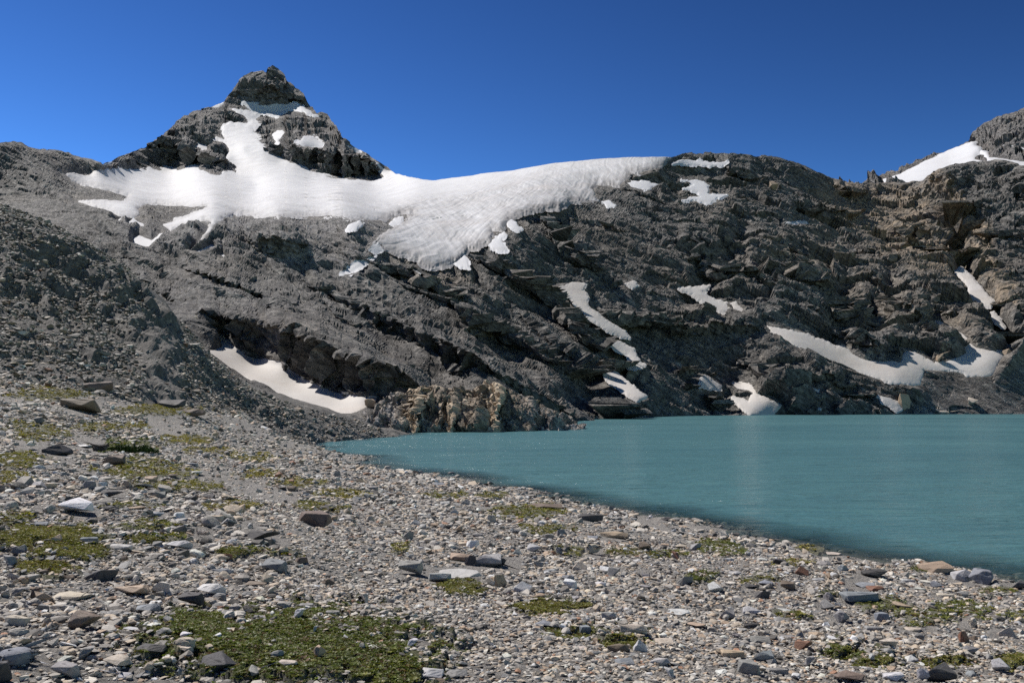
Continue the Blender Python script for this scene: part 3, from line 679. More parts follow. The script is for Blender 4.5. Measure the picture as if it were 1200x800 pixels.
# ------------------------------------------------------------------ far peak at the right edge
def make_far_peak():
    sk = [(960, 222), (1010, 217), (1020, 213), (1040, 206), (1052, 202), (1060, 198), (1068, 194), (1076, 188), (1088, 182), (1095, 179), (1098, 180), (1110, 176), (1128, 168), (1134, 164), (1138, 155),
          (1150, 146), (1156, 141), (1168, 136), (1180, 133), (1190, 131), (1200, 126), (1230, 112), (1280, 98), (1380, 88)]
    nc, nr = 360, 120
    uc = np.linspace(965, 1375, nc); vt0 = np.interp(uc, [p[0] for p in sk], [p[1] for p in sk]); vt = vt0 + 0.7 * vnoise(np.stack([uc / 3, uc * 0, uc * 0], -1), 3)
    t = np.linspace(0, 1, nr)[:, None]; u = np.repeat(uc[None], nr, 0); v = 245 + (vt - 245)[None] * t
    ts = np.convolve(np.pad(vt0, 20, 'edge'), np.ones(41) / 41, 'valid'); d = 980 + 520 * np.clip((245 - v) / (245 - ts[None]), 0, 1.3) ** 1.1
    b = at(u, v, d); n = grid_normals(b); n = np.where(n[..., 2:3] < 0, -n, n); px = d / F
    snows = [([(1028, 211), (1045, 206), (1060, 201), (1080, 189.5), (1100, 181.5), (1120, 173), (1137, 167), (1141, 166), (1140, 170), (1147, 172), (1143, 186), (1156, 191), (1156, 205), (1100, 210), (1080, 224), (1036, 222)], 'smooth white snow slope leaning on the far right peak'),
             ([(1150, 177), (1157, 177), (1160, 184), (1175, 185), (1215, 191), (1215, 200), (1160, 197), (1154, 184)], 'thin snow band along the foot of the dark right peak'),
             ([(1177, 170), (1200, 173), (1230, 176), (1230, 184), (1205, 182), (1188, 176)], 'snow strip cut by the right edge on the dark right peak')]
    m = np.zeros_like(u)
    for p_, _ in snows: m = np.maximum(m, sstep(-2, 3, sdf(u, v, p_)))
    rel = 20 * fbm(b, 120, 2, 5) + 6 * ledges(b, (-0.3, 0.3, 0.9), 18, 6, px, 0.3) + 5 * blocks(b, 24, 8) + 2.2 * blocks(b, 9, 9) + 2 * fbm(b, 10, 3, 4, px)
    rel = rel * (1 - 0.97 * m) * (sstep(0, 0.05, 1 - t) * 0.8 + 0.2) - m * 0.8
    q = b + n * rel[..., None]
    bk = []
    for dy, dz in ((20, -4), (200, -90), (400, -230)):
        e = q[-1].copy(); e[:, 0] *= (e[:, 1] + dy) / e[:, 1]; e[:, 1] += dy; e[:, 2] += dz; bk.append(e)
    Q = np.concatenate([q, np.stack(bk)])
    z = np.zeros(Q.shape[:2])
    o = link(bpy.data.objects.new('mountain', np_mesh('mountain', Q.reshape(-1, 3), grid_faces(nr + 3, nc), M_PEAK, False, {'buff': z, 'pale': z}))); tag(o, kind='structure')
    for p_, lab in snows:
        s = sdf(u, v, p_) + 0.8 * vnoise(np.stack([u / 4, v / 4, 0 * u], -1), 4)
        rise = np.clip(np.where(s > 0, 1.6 * (1 - np.exp(-s / 2.5)), s) * px, -6, 4) + 0.4 * fbm(b, 40, 3, 9)
        qq = b + n * rise[..., None]
        keep = (s[:-1, :-1] > -2.2) | (s[1:, 1:] > -2.2)
        vv, ff, aa = compact(qq.reshape(-1, 3), grid_faces(nr, nc, keep), {'ice': 0 * s})
        o = link(bpy.data.objects.new('snow_patch', np_mesh('snow_patch', vv, ff, M_HIGH, True, aa))); tag(o, lab, 'snow patch', 'snow patches on the mountain')
make_far_peak()

# ------------------------------------------------------------------ foreground ground + left hill (height field) and lake bed
SHORE_N = [(355, 525.5), (420, 535), (500, 555), (560, 567), (620, 579), (700, 595), (760, 607), (800, 615), (900, 635), (980, 649), (1060, 665), (1120, 676), (1200, 686)]
G = []
def gp(u, v, Y): p = at(u, v, Y); G.append(tuple(p))
for u, v in SHORE_N:
    p = at(u, v, 1.0); Y = EYE / (EYE - p[2]); p = at(u, v, Y)
    G.append((p[0], p[1], 0.0))
    nx, ny = 0.896, 0.444
    G.append((p[0] + nx * 4, p[1] + ny * 4, -0.55)); G.append((p[0] + nx * 14, p[1] + ny * 14, -2.4))
    if u > 450: G.append((p[0] - nx * 6, p[1] - ny * 6, 0.78))
for u, v in [(385, 519), (400, 517), (425, 513), (445, 510), (470, 507)]:
    p = at(u, v, 1.0); Y = EYE / (EYE - p[2]); p = at(u, v, Y); G.append((p[0], p[1], 0.0)); G.append((p[0] + 5, p[1] - 4, -0.8))
for u, v, Y in [(0, 800, 5.0), (600, 800, 6.1), (1200, 800, 8.3), (300, 800, 5.5), (900, 800, 7.1), (0, 700, 7.2), (0, 600, 13.5), (0, 550, 20.5), (0, 500, 32), (0, 450, 47), (0, 400, 57), (0, 340, 70), (0, 240, 94), (-200, 240, 80), (-200, 400, 48), (-200, 500, 26), (-200, 700, 6.5),
                (60, 264, 94), (130, 302, 94), (200, 357, 95), (240, 413, 97), (285, 452, 99), (330, 472, 100), (370, 486, 103), (400, 491, 106), (430, 492, 112), (470, 501, 122),
                (60, 350, 74), (100, 400, 65), (100, 450, 52), (100, 500, 36), (100, 550, 22.5), (100, 650, 10), (180, 400, 75), (180, 450, 62), (180, 500, 46), (200, 540, 29), (230, 430, 82), (260, 470, 72), (260, 510, 52), (300, 500, 75), (310, 525, 58), (340, 500, 88), (370, 505, 93), (300, 560, 27), (300, 650, 12), (200, 600, 15.5), (400, 600, 21.5), (400, 560, 37), (400, 700, 9.6), (500, 640, 16.5), (600, 700, 11.2), (800, 700, 13.5), (1000, 740, 11.5)]:
    gp(u, v, Y)
for x, y, z in [(0, 0, 2.42), (-6, 0, 2.7), (6, 0, 1.7), (-20, 0, 3.6), (14, 0, 0.8), (-40, 10, 9), (30, 0, -2), (0, -20, 3.4), (60, 30, -3), (100, 120, -4), (40, 60, -4), (20, 100, -4), (0, 110, -3), (150, 60, -4), (10, 130, -3), (60, 130, -5), (0, 140, -4), (-10, 140, -2),
                (-60, 118, 14), (-48, 118, 9), (-40, 120, 5), (-33, 122, 3), (-27, 124, 2), (-75, 110, 20), (-110, 95, 34), (-60, 140, 6), (-40, 140, 2.5), (-25, 140, 1.5), (-100, 140, 16), (-60, 40, 17), (-90, 60, 28)]:
    G.append((x, y, z))
G = np.array(G)
gz = tps(G[:, :2] / 20.0, G[:, 2], 6e-4)
gu = np.arange(-420, 1620, 2.4); gr = np.exp(np.linspace(math.log(1.6), math.log(138), 640))
GU, GY = np.meshgrid(gu, gr)
GX = (GU - 600) / F * GY / CT
cu = np.arange(-430, 1640, 24.0); cl = np.linspace(math.log(1.5), math.log(140), 150)
CU, CL = np.meshgrid(cu, cl); CY = np.exp(CL); CX = (CU - 600) / F * CY / CT
CZ = gz(np.stack([CX, CY], -1) / 20.0)
GZ0 = bilin(CZ, cu, cl, GU, np.log(GY))
GP = np.stack([GX, GY, GZ0], -1)
gpu, gpv = project(GP)
# hill weight: the dark scree spur on the left
HILL = sstep(0.0, 1.0, (sstep(38, 62, GY) * sstep(0.9, 3.0, GZ0 - 2.2 + 0.02 * (GY - 40)) * sstep(-10, -22, GX)))
FAR = sstep(78, 86, GY) * sstep(-6, -10, GX) * sstep(-0.5, 0.0, GZ0)
HILL = np.maximum(HILL, FAR)
HILL *= sstep(8, -14, -40 * FAR + gpv - np.interp(gpu, [-400, 0, 100, 200, 260, 310, 350, 420, 500], [430, 448, 470, 492, 508, 518, 522, 510, 505]) + 7 * vnoise(np.stack([gpu / 22, gpv / 12, 0 * gpu], -1), 31))
gpx = GY / F
gN = grid_normals(GP); gN = np.where(gN[..., 2:3] < 0, -gN, gN)
slab = sstep(-30, 30, np.interp(gpu, [-400, 0, 60, 120, 200, 260, 330], [420, 330, 345, 370, 410, 440, 470]) - gpv)  # bedded ribs in the upper part
crest = sstep(0, 10, gpv - np.interp(gpu, [-400, 0, 60, 130, 200, 240, 285, 330, 400, 430], [200, 238, 262, 300, 345, 386, 427, 455, 484, 492]))
hr = (0.75 * 3.2 * ledges(GP, (0.60, -0.02, 0.80), 3.2, 12, gpx, 0.3, 0.3) + 0.6 * 1.3 * ledges(GP, (0.50, -0.05, 0.86), 1.3, 22, gpx, 0.3)) * (0.25 + 1.15 * slab)
hr += 0.24 * blocks(GP, 2.2, 32) * (0.4 + 0.6 * slab) + 0.16 * blocks(GP, 0.9, 33) + 1.3 * fbm(GP, 14, 2, 34) * 0.6 + 0.35 * fbm(GP, 1.6, 3, 35, gpx)
for ln, am, fc, tp in [([(25, 282), (60, 298), (90, 320), (130, 350), (165, 384)], 2.2, 8, 18), ([(40, 250), (70, 268), (110, 298), (150, 335), (190, 375), (215, 402)], 2.0, 9, 12), ([(-20, 330), (20, 338), (45, 350), (75, 376)], 1.8, 11, 18),
                       ([(100, 345), (140, 372), (180, 410), (220, 440)], 1.4, 6, 16), ([(150, 425), (190, 435), (235, 455)], 1.0, 6, 14), ([(50, 404), (100, 412), (145, 430)], 0.9, 5, 14), ([(210, 395), (250, 428), (300, 466), (340, 490)], 1.0, 6, 12)]:
    e_ = np.array(ln, float); vl = np.interp(gpu, e_[:, 0], e_[:, 1]) + 3.0 * vnoise(np.stack([gpu / 13, 0 * gpu, 0 * gpu], -1), ln[1][0])
    d_ = gpv - vl; f_ = np.where(d_ > 0, 1 - sstep(0, fc, d_), np.exp(np.minimum(d_, 0) / tp))
    hr = hr + am * f_ * sstep(e_[0, 0], e_[0, 0] + 25, gpu) * (1 - sstep(e_[-1, 0] - 25, e_[-1, 0], gpu)) * (0.7 + 0.4 * vnoise(np.stack([gpu / 18, gpv / 18, 0 * gpu], -1), 8)) * (GY > 45)
GREL = HILL * (0.72 * hr - 0.25) * (0.12 + 0.88 * sstep(0, 22, gpv - np.interp(gpu, [-400, 0, 60, 130, 200, 240, 285, 330, 400, 430], [200, 238, 262, 301, 356, 408, 446, 468, 489, 494])))
GREL += (1 - HILL) * (0.09 * fbm(GP, 3.2, 4, 41, gpx) + 0.028 * fbm(GP, 0.5, 3, 42, gpx)) * sstep(-1.2, -0.3, GZ0) * (1.0 + 0.9 * np.exp(-(GZ0 / 0.25) ** 2))
# vegetation patches, in photo coordinates: centre, half sizes, tone (0 deep green, 1 yellow), tilt
VEG = [(330, 757, 165, 44, 0.0), (455, 783, 60, 26, 0.1), (235, 735, 60, 24, 0.05), (150, 522, 38, 9, 0.0), (165, 545, 42, 10, 0.5), (170, 552, 50, 9, 0.6), (205, 570, 50, 7, 0.6), (45, 505, 40, 12, 0.7), (20, 540, 34, 9, 0.6), (10, 560, 30, 10, 0.7),
       (55, 628, 62, 16, 0.45), (90, 645, 45, 10, 0.4), (45, 662, 42, 9, 0.55), (15, 608, 28, 8, 0.5), (150, 592, 34, 5, 0.55), (165, 615, 40, 7, 0.35), (185, 630, 36, 7, 0.45), (215, 515, 34, 5, 0.9), (240, 528, 36, 5, 0.95), (290, 535, 32, 6, 0.8), (305, 555, 28, 6, 0.9), (270, 593, 30, 6, 0.9),
       (280, 646, 30, 7, 0.3), (335, 650, 22, 4, 0.4), (365, 592, 20, 6, 0.5), (400, 578, 40, 6, 0.8), (345, 565, 34, 6, 0.85), (395, 597, 22, 4, 0.6), (520, 580, 28, 5, 0.5), (575, 580, 22, 4, 0.5), (620, 600, 40, 9, 0.5), (640, 620, 30, 6, 0.5), (540, 688, 26, 9, 0.4), (470, 643, 12, 7, 0.6), (665, 645, 20, 6, 0.5),
       (775, 648, 40, 5, 0.35), (848, 642, 30, 9, 0.15), (822, 678, 22, 8, 0.15), (672, 709, 26, 6, 0.4), (640, 712, 40, 9, 0.45), (665, 740, 30, 8, 0.25), (730, 752, 34, 8, 0.3), (730, 645, 22, 5, 0.5), (930, 660, 24, 4, 0.7), (890, 680, 24, 5, 0.5), (972, 697, 16, 5, 0.2), (1025, 708, 28, 9, 0.15), (1085, 724, 44, 11, 0.2), (1115, 713, 28, 9, 0.2), (1142, 717, 22, 10, 0.25),
       (985, 766, 22, 10, 0.15), (1030, 775, 26, 7, 0.3), (930, 722, 20, 6, 0.4), (1110, 775, 30, 7, 0.4), (1190, 775, 20, 10, 0.4), (1075, 667, 16, 5, 0.2), (1170, 692, 30, 3, 0.4), (955, 642, 16, 6, 0.8), (1185, 722, 24, 6, 0.4), (60, 460, 50, 8, 0.8), (190, 480, 50, 7, 0.8), (130, 500, 40, 6, 0.8)]
def veg_mask(u, v):
    best = np.zeros(u.shape, F32); tone = np.zeros(u.shape, F32)
    n = 0.38 * vnoise(np.stack([u / 15, v / 5, 0 * u], -1), 91) + 0.28 * vnoise(np.stack([u / 5, v / 2.2, 0 * u], -1), 92)
    for cu_, cv_, a, b_, t_ in VEG:
        w = np.clip(1.12 - np.sqrt(((u - cu_) / a) ** 2 + ((v - cv_) / b_) ** 2) + n, 0, 1)
        m = w > best; best = np.where(m, w, best); tone = np.where(m, t_, tone)
    return sstep(0.05, 0.3, best), tone
VG, _ = veg_mask(gpu, gpv)
VG *= (GY < 75)
GREL += VG * np.clip(0.05, 0, 1) * (GY < 60)
GPos = GP + np.where(HILL[..., None] > 0.01, gN, np.array([0, 0, 1.0])) * GREL[..., None]
WET = sstep(0.10, -0.12, GPos[..., 2])
me = np_mesh('ground', GPos.reshape(-1, 3), grid_faces(*GPos.shape[:2]), M_GROUND, False, {'hill': HILL, 'veg': VG * np.where(GY < 12, 0.85, 0.6), 'wet': WET})
o = link(bpy.data.objects.new('ground', me)); tag(o, kind='structure')

LU, LY0, LY1 = gu, math.log(gr[0]), math.log(gr[-1])
def g_at(u, Y, A):
    fx = np.clip((u - gu[0]) / 2.4, 0, len(gu) - 1.001); fy = np.clip((np.log(Y) - LY0) / (LY1 - LY0) * (len(gr) - 1), 0, len(gr) - 1.001)
    i = fx.astype(int); j = fy.astype(int); a = fx - i; b = fy - j
    if A.ndim == 3: a = a[..., None]; b = b[..., None]
    return A[j, i] * (1 - a) * (1 - b) + A[j, i + 1] * a * (1 - b) + A[j + 1, i] * (1 - a) * b + A[j + 1, i + 1] * a * b
_, gpv_d = project(GPos)
def ground_hit(u, v):
    """forward distance at which the sight line of a photo position meets the ground"""
    i = int(round((u - gu[0]) / 2.4)); col = gpv_d[:, i]
    k = int(np.argmax((col <= v) & (gr > 3.0)))
    v0, v1 = col[k - 1], col[k]; t = (v0 - v) / (v0 - v1 + 1e-9)
    return float(gr[k - 1] + np.clip(t, 0, 1) * (gr[k] - gr[k - 1]))

# ------------------------------------------------------------------ lake
def make_lake():
    lu = np.arange(-300, 1700, 8.0); ly = np.exp(np.linspace(math.log(12), math.log(520), 220))
    a, b = np.meshgrid(lu, ly); x = (a - 600) / F * b / CT
    inner = (b < 136)
    dep_ = np.where(inner, -g_at(a, np.minimum(b, 136), GPos[..., 2]), 3.0)
    me = np_mesh('lake', np.stack([x, b, 0 * x], -1).reshape(-1, 3), grid_faces(*x.shape), M_LAKE, True, {'depth': np.clip(dep_, 0, 3)})
    o = link(bpy.data.objects.new('lake', me)); tag(o, kind='structure')
make_lake()

# ------------------------------------------------------------------ rock outcrop at the head of the lake
def make_outcrop():
    top = [(428, 488), (440, 474), (452, 464), (466, 460), (474, 461), (480, 456), (487, 455), (494, 453), (500, 452), (507, 450), (514, 452), (519, 454), (528, 455), (540, 459), (548, 456), (556, 455), (566, 452), (574, 449), (580, 449), (590, 454), (600, 458), (620, 467), (640, 476), (660, 488), (676, 496), (686, 502)]
    nc, nr = 420, 110
    uc = np.linspace(430, 685, nc); vt = np.interp(uc, [p[0] for p in top], [p[1] for p in top])
    vb = np.interp(uc, [430, 470, 680, 686], [502, 509, 506, 505])
    t = np.linspace(0, 1, nr)[:, None]; u = np.repeat(uc[None], nr, 0); v = vb + (vt - vb) * t
    brk = np.array([405, 452, 477, 493, 522, 534, 567, 587, 629, 664, 720.0]); amp = np.array([.3, .5, 1.35, .55, 1.0, .55, 1.4, .5, .45, .3])
    def saw(u):
        u2 = u + 3.0 * (v - 480) / 26 + 1.5 * vnoise(np.stack([u / 6, v / 6, 0 * u], -1), 12)
        k = np.clip(np.searchsorted(brk, u2) - 1, 0, len(brk) - 2); wd = brk[k + 1] - brk[k]; f = (u2 - brk[k]) / wd
        return amp[k] * np.minimum(wd, 24) * 0.125 * 1.5 * np.where(f < 0.86, 0.5 - f / 0.86, (f - 0.86) / 0.14 - 0.5)
    d = np.interp(u, [430, 480, 580, 686], [122, 128, 132, 142]) + saw(u) + 11.0 * t ** 1.5
    b = at(u, v, d); n = grid_normals(b); n = np.where(n[..., 1:2] > 0, -n, n)
    px = d / F
    w = b @ np.array([[1.5, 0, 0.25], [0, 1, 0], [0.25, 0, 0.6]])
    rel = 1.0 * blocks(w, 3.4, 3) + 0.40 * blocks(w, 1.3, 4) + 0.10 * blocks(b, 0.5, 5) + 0.4 * fbm(b, 5, 3, 6)
    rel *= sstep(0, 0.06, 1 - t) * 0.7 + 0.3
    q = b + n * rel[..., None]
    bk = []
    for dy, dz in ((1.2, -0.3), (5, -2.5), (9, -6)):
        e = q[-1].copy(); e[:, 1] += dy; e[:, 2] += dz; bk.append(e)
    Q = np.concatenate([q, np.stack(bk)]); z = np.zeros(Q.shape[:2])
    root = bpy.data.objects.new('rock_outcrop', None); root.location = Vector(at(560, 506, 132)); link(root)
    tag(root, 'tan and grey rock outcrop with upright slabs on the left lake shore', 'rock outcrop')
    off = np.array(root.location)
    ue = np.concatenate([u, u[-1:], u[-1:], u[-1:]]) ; uq = 0.25 * (ue[:-1, :-1] + ue[1:, 1:] + ue[1:, :-1] + ue[:-1, 1:]); vq = np.concatenate([v, v[-1:], v[-1:], v[-1:]])[:-1, :-1]
    uq2 = uq + 3.0 * (vq - 480) / 26
    f1 = (uq2 > 477) & (uq2 < 493); f2 = (uq2 > 568) & (uq2 < 587); f3 = (uq2 > 522) & (uq2 < 534) & (vq > 476)
    for nm, reg, mat, lab in (('rock_body', ~(f1 | f2 | f3), M_OUT, None), ('upright_slab', f1, M_FIN, 'tall pale tan slab at the left end of the outcrop'),
                              ('upright_slab', f2, M_FIN, 'big tan slab with a sunlit face in the middle of the outcrop'), ('upright_slab', f3, M_FIN, 'short slanting slab at the waterline')):
        vv, ff, aa = compact(Q.reshape(-1, 3) - off, grid_faces(nr + 3, nc, reg), {'buff': z, 'pale': np.clip(sstep(590, 645, ue) + sstep(476, 455, ue), 0, 1) * 0.9})
        o = link(bpy.data.objects.new(nm, np_mesh(nm, vv, ff, mat, False, aa)), root)
        if lab: o['label'] = lab
make_outcrop()

# ------------------------------------------------------------------ stones
def hull_mesh(name, seed, npts, dims, boxy=0.5, bevel=0.05, rough=0.0, mat=None, sub=0):
    r = random.Random(seed); bm = bmesh.new()
    for _ in range(npts):
        while True:
            p = Vector((r.uniform(-1, 1), r.uniform(-1, 1), r.uniform(-1, 1)))
            if 0.2 < p.length <= 1: break
        e = 2 + boxy * 6
        s = (abs(p.x) ** e + abs(p.y) ** e + abs(p.z) ** e) ** (1 / e); p /= s
        p *= r.uniform(0.86, 1.0)
        bm.verts.new((p.x * dims[0] * 0.5, p.y * dims[1] * 0.5, p.z * dims[2] * 0.5))
    bmesh.ops.convex_hull(bm, input=bm.verts)
    loose = [v for v in bm.verts if not v.link_faces]
    bmesh.ops.delete(bm, geom=loose, context='VERTS')
    if bevel: bmesh.ops.bevel(bm, geom=bm.edges[:], offset=bevel, segments=2 if sub else 1, affect='EDGES', profile=0.6)
    if sub:
        bmesh.ops.triangulate(bm, faces=bm.faces[:])
        for _ in range(sub): bmesh.ops.subdivide_edges(bm, edges=bm.edges[:], cuts=1)
        co = np.array([v.co[:] for v in bm.verts])
        n = 0.6 * vnoise(co / 0.22, seed) + 0.4 * vnoise(co / 0.09, seed + 1) + 0.5 * vnoise(co * np.array([1 / 0.8, 1 / 0.8, 1 / 0.07]), seed + 2)
        bm.normal_update()
        for v, k in zip(bm.verts, n): v.co += v.normal * float(k) * rough
    me = bpy.data.meshes.new(name); bm.to_mesh(me); bm.free()
    xs = np.array([v.co[:] for v in me.vertices]); sc = np.array(dims) / (np.ptp(xs, axis=0)); mid = (xs.max(0) + xs.min(0)) / 2
    xs = (xs - mid) * sc / np.array(dims)                      # unit bounding box
    me.vertices.foreach_set('co', xs.astype(np.float32).ravel()); me.update()
    for p_ in me.polygons: p_.use_smooth = False
    if mat: me.materials.append(mat)
    return me

STONES = {'slab': [hull_mesh('slab_stone', 100 + i, 16, (1, 0.8, 0.32), 0.9, 0.025, 0.012, M_STONE, 2) for i in range(7)],
          'block': [hull_mesh('block_stone', 200 + i, 13, (1, 0.8, 0.7), 0.55, 0.03, 0.014, M_STONE, 2) for i in range(9)],
          'round': [hull_mesh('round_stone', 300 + i, 30, (1, 0.8, 0.6), 0.1, 0.07, 0.012, M_STONE, 2) for i in range(6)]}
for me in STONES['round']:
    for p_ in me.polygons: p_.use_smooth = True
COLS = {'W': (0.70, 0.69, 0.67), 'P': (0.49, 0.485, 0.475), 'G': (0.29, 0.28, 0.27), 'B': (0.25, 0.265, 0.285), 'D': (0.085, 0.08, 0.08), 'C': (0.55, 0.48, 0.40), 'T': (0.43, 0.33, 0.235), 'R': (0.25, 0.13, 0.085), 'N': (0.20, 0.155, 0.12)}
